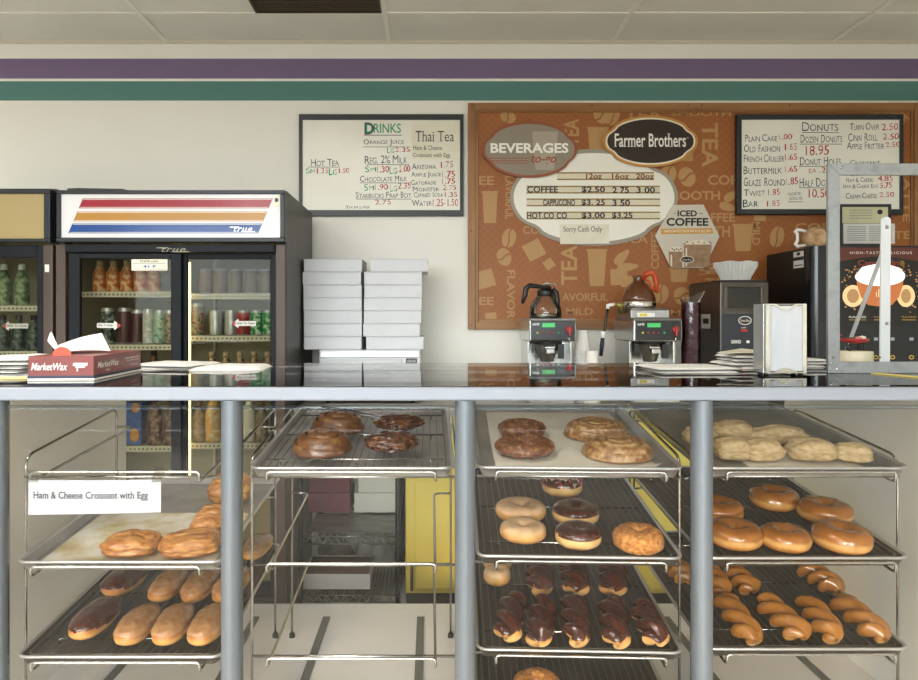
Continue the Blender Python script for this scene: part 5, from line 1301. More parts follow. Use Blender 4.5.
donut('33', 497.5, 573, 28, 'small sugared donut hole at the back left of the chocolate twists', B_sug, 18, hk=.6, hole=.02, group=g, name='donut_hole')
donut('34', 537, 708, 50, 'glazed donut top peeking up from the lowest pan', M_crumb, 19, hk=.5, hole=.08, group=g, detail=.001)

# ---- old-fashioned donuts, swirls, fritters
M_oldf = nmat('old_fashioned_glaze', ['#4a2a18', '#6b4026', '#8d5f3c', '#b89070'], scale=90, rough=.4, coat=.25, bump=.4, bscale=280, lo=.3, hi=.75)
def old_fashioned(key, px, pyb, w, label, seed):
    pos = hit(key, px, pyb - .14 * w); R = w * pos.y / F / 2; H = .034
    mb = MB(); hole = R * .2; rt = (R - hole) / 2; rc = hole + rt
    def fn(u, v):
        a = 2 * pi * u; b = 2 * pi * v; cb, sb = cos(b), sin(b)
        crack = .0
        if sb > .2: crack = -.34 * max(0, 1 - abs(cb - .15 - .12 * sin(5 * a + seed)) / .16)
        n = 1 + .12 * N((cos(a) * 1.5, sin(a) * 1.5, sb), 2.2, seed) + .06 * sin(7 * a + 2 * sin(a * 3 + seed)) * max(0, cb)
        rr = rc + rt * cb * n; z = H / 2 * sb * (1 + crack) + H / 2
        return Vector((rr * cos(a), rr * sin(a), z + .003 * N((cos(a), sin(a), b), 5, seed)))
    mb.grid(fn, 96, 36, cu=True, cv=True)
    put('old_fashioned_donut', mb, M_oldf, key, pos, seed, label, 'donut', 'dark old-fashioned donuts')
old_fashioned('31', 522, 442, 48, 'dark glazed old-fashioned donut behind the other one', 1)
old_fashioned('31', 524.5, 462, 60, 'dark glazed old-fashioned donut at the front of the tray', 2)

def swirl_mesh(R, H, turns, seed, groove=.30, dome=.30, gw=.24, ecc=1.0, lump=.05):
    """coiled roll: disc with a spiral groove wound from the middle"""
    mb = MB(); nr, na = 44, 110
    def top(r, a):
        ph = (r * turns - a / (2 * pi)) % 1.0
        gq = max(0.0, 1 - min(ph, 1 - ph) / gw)
        edge = max(0.0, 1 - r ** 5) ** .5
        n = 1 + lump * N((r * cos(a), r * sin(a), 0), 2.4, seed)
        return H * (edge * (1 - dome + dome * (1 - r * r)) - groove * gq * gq * min(1, r * 4) * edge) * n
    vs = [Vector((0, 0, top(0, 0)))]; fs = []
    rim = lambda a: R * (1 + .05 * N((cos(a), sin(a), 3), 1.6, seed) + .03 * sin(a - 1))
    for i in range(1, nr + 1):
        r = (i / nr) ** .8
        for j in range(na):
            a = 2 * pi * j / na; q = r * rim(a)
            vs.append(Vector((q * cos(a) * ecc, q * sin(a), top(min(r, .9995), a) * .85 + H * .15)))
    for j in range(na): fs.append((0, 1 + j, 1 + (j + 1) % na))
    for i in range(nr - 1):
        for j in range(na): fs.append((1 + i * na + j, 1 + (i + 1) * na + j, 1 + (i + 1) * na + (j + 1) % na, 1 + i * na + (j + 1) % na))
    mb.add(vs, fs, 0, True)
    o = 1 + (nr - 1) * na; last = o
    for f_, z in ((1.02, .08), (.97, .02), (.85, 0)):
        n0 = len(mb.v)
        for j in range(na):
            v = mb.v[o + j]; mb.v.append(Vector((v.x * f_, v.y * f_, H * z)))
        for j in range(na): mb.f.append([last + j, n0 + j, n0 + (j + 1) % na, last + (j + 1) % na]); mb.mi.append(0); mb.sm.append(True)
        last = n0
    mb.f.append([last + j for j in range(na)][::-1]); mb.mi.append(0); mb.sm.append(False)
    return mb
M_cin = nmat('cinnamon_roll_glaze', ['#42240f', '#60391a', '#7a5028', '#9c7644'], scale=63, rough=.3, coat=.4, bump=.25, bscale=240, lo=.28, hi=.78)
M_dan = nmat('danish_glaze', ['#6b4222', '#8a5f36', '#b08a5a', '#cdb088'], scale=70, rough=.35, coat=.35, bump=.3, bscale=240, lo=.25, hi=.75)
def swirl(key, px, pyb, w, m, label, group, seed, H=.04, turns=3.0, rot=0, name='cinnamon_roll', ecc=1.0, cat='cinnamon roll', **k):
    pos = hit(key, px, pyb - .15 * w); R = w * pos.y / F / 2
    return put(name, swirl_mesh(R, H, turns, seed, ecc=ecc, **k), m, key, pos, rot, label, cat, group)
swirl('21', 322.5, 460.5, 60, M_cin, 'dark glazed cinnamon roll in front, nearer the case glass', 'dark cinnamon rolls', 1, H=.052, dome=.28, groove=.40, turns=3.0)
swirl('21', 339, 438, 53, M_cin, 'dark glazed cinnamon roll behind the front one', 'dark cinnamon rolls', 2, H=.050, rot=1, dome=.28, groove=.40, turns=3.0)
swirl('31', 597, 445, 64, M_dan, 'wide pale coiled danish behind the other danish', 'pale coiled danishes', 3, H=.042, turns=4.2, name='danish', cat='danish', dome=.15, rot=.4)
swirl('31', 617.5, 464.5, 70, M_dan, 'wide pale coiled danish at the tray front by the curled parchment', 'pale coiled danishes', 4, H=.040, turns=3.8, name='danish', cat='danish', dome=.15, rot=2.2)

M_frit = nmat('fritter_crust', ['#24120b', '#432314', '#623a1f', '#85552f'], scale=98, rough=.25, coat=.6, bump=.4, bscale=270, lo=.28, hi=.75)
def fritter(key, px, pyb, w, label, seed, H=.048):
    pos = hit(key, px, pyb - .15 * w); R = w * pos.y / F / 2
    mb = MB()
    def fn(u, v):
        a = 2 * pi * u; ph = -pi / 2 + pi * v
        c, s = cos(ph), sin(ph); q = Vector((cos(a) * c, sin(a) * c, s))
        cell = noise.cell_vector(q * 0) if False else None
        d, _ = noise.voronoi(q * 2.3 + Vector((seed * 3.1, 0, 0)))
        n = .90 + .20 * (1 - min(1, d[0] * 1.3)) + .06 * N(q, 4, seed) + .025 * N(q, 9, seed)
        zz_ = s * H / 2 * (n if s > 0 else .9)
        return Vector((R * q.x * n, R * q.y * n, zz_ + H / 2))
    mb.grid(fn, 110, 60, cu=True)
    put('apple_fritter', mb, M_frit, key, pos, seed, label, 'fritter', 'dark apple fritters')
fritter('21', 391.5, 458.5, 54, 'dark knobbly fritter in front, nearer the case glass', 1)
fritter('21', 399, 437, 49, 'dark knobbly fritter behind the front one', 2, H=.044)

# ---- flaky pastries
M_crois = nmat('croissant_crust', ['#7a4016', '#a36426', '#bd8643', '#d0aa6c'], scale=67, rough=.4, coat=.25, bump=.35, bscale=270, stretch=(.6, 1, 2.5), lo=.28, hi=.75)
M_turn = nmat('pale_puff', ['#9c8158', '#b09468', '#bfa67c', '#cab48e'], scale=62, rough=.6, bump=.45, bscale=240, stretch=(1, 1, 2.5), lo=.28, hi=.72)
def flaky(key, px, py0, py1, w, m, label, seed, name, cat, group, ratio=.8, rot=0, ridges=5, hk=None, fold=.15):
    """layered puff pastry slab; py0, py1 = top and bottom pixel rows"""
    pos = hit(key, px, py1 - .16 * w * ratio); Lx = w * pos.y / F; Ly = Lx * ratio
    H = hk or .045
    mb = MB()
    def fn(u, v):
        a = 2 * pi * u; ph = -pi / 2 + pi * v; c, s = cos(ph), sin(ph)
        sg = lambda t, e: (abs(t) ** e) * (1 if t > 0 else -1)
        x, y, z = sg(cos(a), .6) * sg(c, .55), sg(sin(a), .6) * sg(c, .55), sg(s, .75)
        q = Vector((x, y, z))
        n = 1 + .09 * N(q, 1.6, seed) + .05 * N(q, 4, seed)
        lay = .035 * sin(z * 9 + 2 * N(q, 1.2, seed)) * (1 - abs(z))
        rid = .09 * abs(sin(ridges * (x + .3 * y) + seed + .8 * N(q, 1.5, seed))) * max(0, z)
        fd = fold * max(0, z) * (1 if y + .25 * N(q, 2, seed) > 0 else 0)
        dome = 1 - .35 * (x * x)
        return Vector((Lx / 2 * x * (n + lay), Ly / 2 * y * (n + lay), H * (.5 + .5 * z * (dome if z > 0 else 1) * n + (rid + fd - .06) * .5)))
    mb.grid(fn, 84, 44, cu=True)
    return put(name, mb, m, key, pos, rot, label, cat, group)
gc = 'flaky ham and cheese croissants'
flaky('12', 131.5, 531, 560, 54, M_crois, 'flaky golden croissant alone at the middle of the greasy paper', 1, 'croissant', 'croissant', gc, .72)
flaky('12', 191, 526, 560, 58, M_crois, 'flaky golden croissant at the tray front beside the case post', 2, 'croissant', 'croissant', gc, .75, rot=.25)
flaky('12', 207, 521, 540, 32, M_crois, 'flaky croissant just behind the front one by the post', 3, 'croissant', 'croissant', gc, .8, rot=.2)
flaky('12', 214, 511, 529, 32, M_crois, 'flaky croissant third from the front beside the case post', 4, 'croissant', 'croissant', gc, .8, rot=-.2)
flaky('12', 231, 470, 507, 42, M_crois, 'tall flaky croissant at the back of the tray behind the case post', 5, 'croissant', 'croissant', gc, .8, hk=.075)
gt = 'pale puff turnovers'
TU = lambda *a, **k: flaky('41', *a[:4], M_turn, a[4], a[5], 'turnover', 'turnover', gt, ridges=3, fold=.08, **k)
TU(777, 427, 448, 56, 'long pale puff turnover lying across the back of the turnovers', 1, ratio=.40, hk=.045, rot=-.05)
TU(732, 425, 447, 40, 'pale puff turnover at the back beside the case post', 2, ratio=.7, hk=.055)
TU(700, 428, 449, 32, 'pale puff turnover at the pan edge, showing left of the case post', 3, ratio=.7, hk=.045)
TU(731, 440, 463.5, 34, 'pale puff turnover in front beside the case post', 4, ratio=.8, hk=.048)
TU(762.5, 442, 464, 39, 'small pale puff turnover at the middle of the front row', 5, ratio=.6, hk=.046)
TU(811, 442, 465, 47, 'large pale puff turnover, second from the wall in the front row', 6, ratio=.62, hk=.048)
TU(852, 444, 465.5, 36, 'pale puff turnover at the wall end of the front row', 7, ratio=.6, hk=.042, rot=-.35)

# ---- filled bars
def bar_mesh(L, Wd, H, seed):
    mb = MB()
    def fn(u, v):
        a = 2 * pi * u; ph = -pi / 2 + pi * v; c, s = cos(ph), sin(ph)
        sg = lambda t, e: (abs(t) ** e) * (1 if t > 0 else -1)
        x, y, z = sg(cos(a), .85) * sg(c, .75), sg(sin(a), .72) * sg(c, .75), sg(s, .8)
        q = Vector((x, y * 2, z)); n = 1 + .07 * N(q, 1.1, seed) + .02 * N(q, 3.5, seed)
        return Vector((Wd / 2 * x * n, L / 2 * y * (1 + .03 * N(q, 1, seed)), H * (.5 + .5 * z * (n if z > 0 else 1))))
    mb.grid(fn, 72, 40, cu=True); return mb
def along(key, ax, ay, bx, by, hw):
    """front and back ends of a lying bar, seen at height hw above the product level"""
    T = TR[key]; a = hit(key, ax, ay, T.w + hw); b = hit(key, bx, by, T.w + hw)
    la, lb = T.Mi @ a, T.Mi @ b
    rot = atan2(lb.y - la.y, lb.x - la.x) - pi / 2
    mid = (la + lb) / 2; mid.z = T.w
    return T.M @ mid, rot, (lb - la).length
B_bar = band_mat('bar_dough', '#b87432', '#d9a45c', '#a9672c', .004, .014, .03, .45, .15)
def bar(key, a, b, w, icing, label, group, seed, H=.05):
    pos, rot, L = along(key, *a, *b, H * .55); Wd = w * pos.y / F
    L += Wd * .55
    mb = bar_mesh(L, Wd, H, seed)
    ic = shell(mb, lambda v, n: v.z > H * (.44 + .13 * noise.noise(Vector((v.x * 38, v.y * 38, seed))) + (.16 if v.y < -L * .38 else 0)), .0022)
    return put('filled_bar', mb, B_bar, key, pos, rot, label, 'filled bar', group, [('icing', ic, icing, 'maple icing' if icing is M_maple else 'chocolate icing', None)])
gb = 'iced bars on the lower left pan'
bar('13', (82, 630), (109, 604), 34, M_choc, 'chocolate iced bar in front, nearest the case end panel', gb, 1)
bar('13', (113, 588), (134, 572), 31, M_choc, 'chocolate iced bar behind the other chocolate bar', gb, 2)
bar('13', (127, 636), (148, 612), 33, M_maple, 'maple iced bar in the front row beside the front chocolate bar', gb, 3)
bar('13', (164, 636), (182, 611), 32, M_maple, 'maple iced bar in the middle of the front row of maple bars', gb, 4)
bar('13', (200, 636), (219, 611), 33, M_maple, 'maple iced bar in the front row, cut off by the case post', gb, 5)
bar('13', (159, 594), (179, 572), 28, M_maple, 'maple iced bar second row, beside the rear chocolate bar', gb, 6)
bar('13', (191, 595), (210, 572), 28, M_maple, 'maple iced bar second row, just left of the case post', gb, 7)
bar('13', (222, 595), (240, 572), 27, M_maple, 'maple iced bar second row, hidden by the case post', gb, 8)
bar('13', (250, 553), (264, 539), 24, M_maple, 'maple iced bar farthest back, showing right of the case post', gb, 9)
bar('13', (221, 556), (236, 541), 24, M_maple, 'maple iced bar in the back row behind the case post', gb, 10)

# ---- twists
def twist_mesh(L, Wd, H, turns, seed):
    """two dough strands wound round each other"""
    mb = MB(); nv = 22; nu = 80
    for s in (0, pi):
        def fn(u, v, s=s):
            t = u; y = -L / 2 + L * t
            env = min(1, (sin(pi * t) * 2.4)) ** .6 if 0 < t < 1 else 0
            th = turns * 2 * pi * t + s + seed
            ox, oz = Wd * .21 * cos(th) * env, H * .20 * sin(th) * env
            r = Wd * .305 * max(.04, env) * (1 + .06 * N((t * 6, s, 0), 1, seed))
            a = 2 * pi * v
            return Vector((ox + r * cos(a), y + .12 * Wd * sin(th) * sin(a) * 0, H * .5 + oz + r * sin(a) * .92 * (H / Wd) ** .3))
        mb.grid(fn, nu, nv, cv=True)
        n0 = len(mb.v) - nu * nv
        for base, rv in ((n0, 0), (n0 + (nu - 1) * nv, 1)):
            f = [base + j for j in range(nv)]; mb.f.append(f if rv else f[::-1]); mb.mi.append(0); mb.sm.append(True)
    return mb
B_tw = band_mat('twist_dough', '#986426', '#b88c4c', '#945e28', .002, .008, .018, .22, .6)
B_twc = band_mat('twist_dough_plain', '#c08a44', '#dcb272', '#a9672a', .004, .012, .03, .4, .1)
def twist(key, a, b, w, label, group, seed, icing=None, H=.052, ext=.55):
    pos, rot, L = along(key, *a, *b, H * .55); Wd = w * pos.y / F; L += Wd * ext
    mb = twist_mesh(L, Wd, H, 1.6, seed); kids = []
    if icing:
        lo = min(v.z for v in mb.v)
        ic = shell(mb, lambda v, n: v.z - lo > H * (.34 + .10 * noise.noise(Vector((v.x * 40, v.y * 40, seed))) + (.22 if v.y < -L * .36 else 0)), .002); kids = [('icing', ic, icing, 'chocolate icing', None)]
    return put('twist_donut', mb, B_twc if icing else B_tw, key, pos, rot, label, 'twist donut', group, kids)
g4 = 'plain glazed twists'
twist('43', (751, 637), (724, 599), 29, 'plain glazed twist in the front row beside the case post', g4, 1.0)
twist('43', (799, 633), (765, 602), 30, 'plain glazed twist, second from the case post in the front row', g4, 2.1)
twist('43', (833, 635), (808, 603), 29, 'plain glazed twist, third from the case post in the front row', g4, 3.3)
twist('43', (879, 634), (842, 602), 30, 'plain glazed twist at the wall end of the front row', g4, 4.2)
twist('43', (750, 587), (731, 570), 24, 'plain glazed twist in the back row, showing just right of the case post', g4, 5.4)
twist('43', (722, 589), (705, 568), 25, 'plain glazed twist in the back row behind the case post', g4, 6.0)
twist('43', (834, 587), (809, 570), 27, 'plain glazed twist in the back row by the wall', g4, 7.2)
twist('43', (686, 577), (672, 563), 24, 'plain glazed twist at the far pan edge, showing left of the case post', g4, 8.0)
g3 = 'chocolate twists'
twist('33', (507, 634), (514, 599), 27, 'short chocolate twist at the front left of the chocolate twist pan', g3, 1.5, M_choc2)
twist('33', (538.5, 640), (544, 602), 27, 'chocolate twist second from the left in the front row', g3, 2.4, M_choc2)
twist('33', (577, 639), (574, 601), 27, 'chocolate twist at the middle of the front row', g3, 3.6, M_choc2)
twist('33', (617, 641), (611, 602), 27, 'chocolate twist fourth from the left in the front row', g3, 4.5, M_choc2)
twist('33', (657, 639), (641, 607), 26, 'chocolate twist lying slanted at the front right corner of its pan', g3, 5.1, M_choc2)
twist('33', (541, 588), (539, 567), 26, 'chocolate twist in the back row, nearest the donut holes', g3, 6.3, M_choc2)
twist('33', (576, 588), (573, 567), 26, 'chocolate twist in the middle of the back row', g3, 7.7, M_choc2)
twist('33', (613, 589), (613, 567), 26, 'chocolate twist in the back row, farthest from the donut holes', g3, 8.2, M_choc2)

# tongs lying across the back of the cinnamon roll pan
T = TR['21']; a, b = T.Mi @ hit('21', 322, 406, .03), T.Mi @ hit('21', 388, 417, .03)
mb = MB()
for o_ in (-.012, .012):
    dv = (b - a).normalized(); sd = Vector((-dv.y, dv.x, 0)); mb.tube([a + Vector((0, 0, .001)), (a + b) / 2 + sd * o_, b + sd * o_ * 1.3], .004, 6)
lo = min(v.z for v in mb.v)
for v in mb.v: v.z += T.w + .0025 - lo
o = D.objects.new('serving_tongs', mb.mesh('serving_tongs', M_steel_d)); COL.objects.link(o); o.matrix_world = T.M; tag(o, 'steel tongs lying across the pan behind the cinnamon rolls', 'tongs')

# ------------------------------------------------------------------ taped sign on the left rack
sy = PF - .0225
mb = MB(); mb.grid(lambda u, v: Vector((X(28.5 + 132.5 * u, sy), sy - .003 * sin(pi * u) - .001 * v, Z(479.5 + (34.5 - 1.8 * u) * v + .6 * (1 - u), sy))), 14, 8)
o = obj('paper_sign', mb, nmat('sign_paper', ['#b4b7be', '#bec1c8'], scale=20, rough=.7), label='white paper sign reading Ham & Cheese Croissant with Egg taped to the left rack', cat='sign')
mb = MB(); text(mb, 'Ham & Cheese Croissant with Egg', 0, 0, 0, 0, 0, fn=lambda u, v: Vector((X(33.5 + 115 * u, sy), sy - .0012 - .003 * sin(pi * (5 + 115 * u) / 132) - .0005, Z(500.5 - 9.3 * v, sy))), bold=.008, serif=True); obj('lettering', mb, M_ink, o)
M_tape = glass_mat('clear_tape', '#d8d6ce', 1.4, .2)
for (xa, xb, ya, yb) in ((27, 39, 470, 482), (152, 162, 466.5, 482)):
    mb = MB(); mb.grid(lambda u, v: Vector((X(xa + (xb - xa) * u + 3 * (1 - v) * (xb > 100), sy), sy - .0022 - .001 * v, Z(ya + (yb - ya) * v, sy))), 4, 5); obj('tape', mb, M_tape, o)

# ------------------------------------------------------------------ things on the case top
E = CT + .0006
# deli paper box
yb0, yb1 = 1.70, 2.017; xa, xb = X(25.3, 1.7), X(89.8, 1.7); hb = 24.6 * 1.7 / F
t = thing('deli_paper_box', ((xa + xb) / 2, 1.86, E), 'red deli paper dispenser box with sheets sticking out of its top', 'box')
BOX = t
M_rbox = nmat('red_card', ['#74302c', '#803833'], scale=6, rough=.35)
mb = MB(); mb.box(xa, xb, yb0, yb1, E, E + hb); obj('carton', mb, M_rbox, t, bevel=.002)
mb = MB(); mb.box(xa - .0008, xb + .0008, yb0 - .0008, yb1 + .0008, E + .0005, E + .005); obj('white_edge', mb, M_white, t)
mb = MB(); mb.box(xa - .0006, xb + .0006, yb0 - .0006, yb1 + .0006, E + .005, E + .012); obj('navy_band', mb, mat('navy_ink', '#23263c', .4), t)
mb = MB(); q = yb0 - .0009
fr_ = lambda u0, u1, v0, v1, y=None: (lambda u, v: Vector((xa + (xb - xa) * (u0 + (u1 - u0) * u), q, E + hb * (v0 + (v1 - v0) * v))))
text(mb, 'MarketWax', 0, 0, 0, 0, 0, 0, fn=fr_(.05, .60, .42, .72), shear=.3, bold=.01)
for (u0, u1, v0, v1) in ((.68, .90, .60, .72), (.72, .86, .52, .60), (.74, .76, .38, .52)): mb.add([fr_(u0, u1, v0, v1)(a, b) for a, b in ((0, 0), (1, 0), (1.03, 1), (.05, 1))], [(0, 1, 2, 3)], 0, False)
fs_ = lambda u0, u1, v0, v1: (lambda u, v: Vector((xb + .0009, yb0 + (yb1 - yb0) * (u0 + (u1 - u0) * u), E + hb * (v0 + (v1 - v0) * v))))
text(mb, 'MarketWax', 0, 0, 0, 0, 0, 0, fn=fs_(.06, .48, .48, .74), shear=.3, bold=.01)
text(mb, 'Interfolded Deli', 0, 0, 0, 0, 0, 0, fn=fs_(.62, .96, .68, .78)); text(mb, 'Dry Wax Paper', 0, 0, 0, 0, 0, 0, fn=fs_(.66, .96, .55, .64)); text(mb, '500 sheets', 0, 0, 0, 0, 0, 0, fn=fs_(.76, .9, .36, .42)); text(mb, '10x10', 0, 0, 0, 0, 0, 0, fn=fs_(.22, .30, .30, .40))
obj('lettering', mb, M_white, t)
mb = MB(); mb.prism([(xa + (xb - xa) * .5 + .0225 * cos(pi * i / 14), yb0 + .004, E + hb + .0005 + .021 * sin(pi * i / 14)) for i in range(15)], (0, .0012, 0)); obj('tuck_flap', mb, mat('orange_card', '#b1482f', .45), t)
mb = MB()
def ptri(pts, th=(0, .0008, 0), k=0):
    a, b, c, d = [Vector(p) for p in pts]
    mb.grid(lambda u, v: a * (1 - u) * (1 - v) + b * u * (1 - v) + c * u * v + d * (1 - u) * v + Vector((0, .006 * sin(pi * u) * sin(pi * v), .004 * sin(pi * u))), 10, 10)
dq = 1.78
ptri([P(60, 353.5, dq), P(58, 354.5, dq), P(47, 341, dq + .02), P(51, 331.5, dq + .03)]); obj('wax_sheet', mb, M_paper, t, label='small upright corner of wax sheet')
mb = MB(); ptri([P(60, 352.5, 1.80), P(110, 351, 1.86), P(103, 333, 1.93), P(60, 345, 1.90)]); obj('wax_sheet', mb, M_paper, t, label='large wax sheet standing out of the box')

BOX.rotation_euler.z = .05
def paper_pile(name, px0, px1, pyb, d, depth, n, label, th=.004, m=None, seed=1, rot=0, jig=.012):
    """loose bakery bags lying flat, each its own object"""
    random.seed(seed); x0, x1 = X(px0, d), X(px1, d); out = []
    for i in range(n):
        w, l = (x1 - x0) * random.uniform(.86, 1), depth * random.uniform(.9, 1); cx = (x0 + x1) / 2 + random.uniform(-jig, jig); cy = d + depth / 2; r = rot + random.uniform(-.06, .06) * 2
        z = E + i * (th + .0012)
        mbb = MB()
        def fn(u, v, top):
            x, y = (u - .5) * w, (v - .5) * l
            e = min(u, 1 - u, v, 1 - v)
            zz_ = (th * min(1, e * 9) ** .5 * (.75 + .25 * noise.noise(Vector((u * 4, v * 4, i + seed)))) if top else 0)
            return Vector((x * cos(r) - y * sin(r), x * sin(r) + y * cos(r), zz_))
        mbb.grid(lambda u, v: fn(u, v, 1), 18, 14); mbb.grid(lambda u, v: fn(1 - u, v, 0), 4, 4)
        o = D.objects.new(name, mbb.mesh(name, m or M_paper)); COL.objects.link(o); o.location = (cx, cy, z)
        tag(o, label if n == 1 else label + (', ' + ['bottom', 'second', 'third', 'fourth', 'fifth'][i] + ' of the pile'), 'paper bag', None if n == 1 else label + ' pile'); out.append(o)
    return out
M_kraft = nmat('bag_paper', ['#d5cdb8', '#e0d9c8'], scale=14, rough=.7)
paper_pile('paper_bag', 656, 748, 374, 1.93, .22, 2, 'flat white paper bag below the brewers', .0075, seed=3, jig=.004)
paper_pile('paper_bag', 731, 790, 370, 2.10, .15, 4, 'folded white paper bag behind the napkin holder', .0095, seed=5, rot=.12)
mb = MB(); z = E + 4 * .0112 + .001; mb.prism([(X(722, 2.08), 2.12, z), (X(768, 2.08), 2.09, z), (X(790, 2.08), 2.20, z), (X(760, 2.12), 2.25, z + .006)], (0, 0, .0012)); obj('kraft_sheet', mb, M_kraft, label='cream kraft sheet lying on top of the folded bags behind the napkin holder', cat='paper')
paper_pile('paper_bag', 797, 832, 370, 2.16, .12, 3, 'white paper bag between the napkin holder and metal frame', .008, seed=8)
paper_pile('paper_bag', 120, 200, 372, 2.06, .2, 2, 'white bakery bag beside the red deli box', .008, seed=9, rot=-.1)
paper_pile('paper_bag', 180, 258, 372, 2.02, .2, 1, 'single white bakery bag lying farthest from the red deli box', .013, seed=11, rot=.08)
paper_pile('paper_bag', -40, 23, 372, 1.80, .26, 5, 'thick white paper sheaf at the photo edge beside the red box', .009, seed=13, rot=.05, jig=.005)
mb = MB(); mb.prism([(X(-40, 1.7), 1.74, E), (X(22, 1.72), 1.74, E), (X(22.8, 1.74), 1.785, E), (X(-40, 1.74), 1.785, E)], (0, 0, .003)); obj('yellow_pad', mb, mat('yellow_paper', '#d6c68a', .6), label='yellow notepad edge lying in front of the white sheaf', cat='pad')

# napkin dispenser
yd = 1.85; xa, xb = X(763.5, yd), X(807, yd); z0, z1 = E + .006, Z(303.8, yd)
t = thing('napkin_dispenser', ((xa + xb) / 2, yd + .04, E), 'chrome napkin dispenser full of white napkins on the case top', 'napkin dispenser')
mb = MB()
mb.box(xa, xa + .003, yd, yd + .058, z0, z1); mb.box(xb - .003, xb, yd, yd + .058, z0, z1); mb.box(xa + .003, xb - .003, yd, yd + .058, z1 - .003, z1); mb.box(xa + .003, xb - .003, yd, yd + .058, z0, z0 + .003); mb.box(xa + .003, xb - .003, yd + .030, yd + .033, z0 + .003, z1 - .003)
obj('shell', mb, M_steel, t, bevel=.001)
for sx in (xa + .012, xb - .012):
    for y in (yd + .012, yd + .046): mb = MB(); mb.lathe([(.006, 0), (.006, .0062)], (sx, y, E - .0004), 10); obj('rubber_foot', mb, M_rubber, t)
mb = MB(); w = xb - xa
mb.box(xa + .004, xa + .016, yd - .0025, yd - .0004, z0, z1); mb.box(xb - .012, xb - .003, yd - .0025, yd - .0004, z0, z1)
pts = [(xa + .004, yd - .003, z1)] + [(xa + w * (.28 + .44 * i / 10), yd - .003, z1 - .010 * sin(pi * i / 10)) for i in range(11)] + [(xb - .003, yd - .003, z1), (xb - .003, yd - .003, z1 - .004)] + [(xa + w * (.76 - .52 * i / 10), yd - .003, z1 - .004 - .012 * sin(pi * i / 10)) for i in range(11)] + [(xa + .004, yd - .003, z1 - .004)]
mb.prism(pts, (0, .002, 0))
pts = [(xa + .004, yd - .003, z0)] + [(xb - .003, yd - .003, z0), (xb - .003, yd - .003, z0 + .004)] + [(xa + w * (.76 - .52 * i / 10), yd - .003, z0 + .004 + .010 * sin(pi * i / 10)) for i in range(11)] + [(xa + .004, yd - .003, z0 + .004)]
mb.prism(pts, (0, .002, 0))
obj('face_frame', mb, M_chrome, t)
mb = MB(); mb.grid(lambda u, v: Vector((xa + .010 + (w - .018) * u, yd + .0012 + .0008 * noise.noise(Vector((u * 6, v * 1.2, 4))) - .0008 * sin(pi * u), z0 + .006 + (z1 - z0 - .011) * v)), 30, 24)
obj('napkins', mb, nmat('napkin', ['#b6b9bf', '#c0c2c8'], scale=9, rough=.8, stretch=(1, 1, .1), bump=.2), t, label='white paper napkins')

# aluminium frame standing on the case top
fd = 1.93; bw = 11.5 * fd / F
M_mill = nmat('milled_aluminium', ['#85888b', '#96999c', '#8d9093'], scale=30, rough=.42, metal=.5)
xl, xr = X(828.5, fd), X(990, fd); zt_, zb_ = Z(163.5, fd), E
t = thing('metal_frame', ((xl + xr) / 2, fd, E), 'mitred aluminium frame with a white strut standing on the case top', 'frame')
mb = MB(); mb.prism([(xl, fd, zb_), (xl + bw, fd, zb_ + bw), (xl + bw, fd, zt_ - bw), (xl, fd, zt_)], (0, .012, 0)); obj('upright', mb, M_mill, t, bevel=.001)
mb = MB(); mb.prism([(xr, fd, zb_), (xr, fd, zt_), (xr - bw, fd, zt_ - bw), (xr - bw, fd, zb_ + bw)], (0, .012, 0)); obj('upright', mb, M_mill, t, bevel=.001)
mb = MB(); mb.prism([(xl + .0004, fd, zt_ + .0004), (xl + bw, fd, zt_ - bw + .0004), (xr - bw, fd, zt_ - bw + .0004), (xr, fd, zt_ + .0004)], (0, .012, 0)); obj('top_bar', mb, M_mill, t, bevel=.001)
mb = MB(); mb.prism([(xl + .0006, fd, zb_), (xr, fd, zb_), (xr - bw, fd, zb_ + bw - .0004), (xl + bw, fd, zb_ + bw - .0004)], (0, .012, 0)); obj('bottom_bar', mb, M_mill, t, bevel=.001)
xs, xe = X(884.3, fd), X(894.2, fd); lean = X(883.2, fd) - X(882.2, fd)
mb = MB(); pts = [(xs - .003, fd + .0125, Z(363, fd) - .008), (xe - .003, fd + .0125, Z(363, fd) - .008)] + [((xs + xe) / 2 + (xe - xs) / 2 * cos(pi * i / 10) , fd + .0125, Z(219.5, fd) + .35 * (xe - xs) * sin(pi * i / 10)) for i in range(11)]
mb.prism(pts[::1], (0, .006, 0)); st = obj('strut', mb, mat('white_strut', '#c2c5c8', .4), t, label='white painted strut', bevel=.001)
for py in (226.5, 323.5): mb = MB(); mb.lathe([(.0045, 0), (.0045, .002), (.003, .0032)], (X(889.5, fd), fd + .0122, Z(py, fd)), 10, axis=Vector((0, -1, 0))); obj('screw', mb, M_steel_d, st)
mb = MB(); mb.lathe([(.0025, 0), (.0025, .0008)], (X(882.8, fd), fd + .0122, Z(357.5, fd)), 10, axis=Vector((0, -1, 0))); obj('screw_hole', mb, M_black, st)
for px, py in ((831.5, 363), (837, 369), (841, 167.5), (833, 357)): mb = MB(); mb.lathe([(.0035, 0), (.0035, .0015), (.002, .0025)], (X(px, fd), fd + .0002, Z(py, fd)), 10, axis=Vector((0, -1, 0))); obj('screw', mb, M_steel, t)
mb = MB(); a, b = P(885.5, 246, fd + .028), P(847, 350, 2.235); b = a + (b - a) * ((a.z - CT - .008) / (a.z - b.z)); dv = (b - a).normalized(); sd = Vector((dv.z, 0, -dv.x)) * .0085
mb.prism([a - sd, a + sd, b + sd, b - sd], (0, .005, 0)); obj('brace', mb, mat('white_strut'), t, label='slanting white brace', bevel=.001)
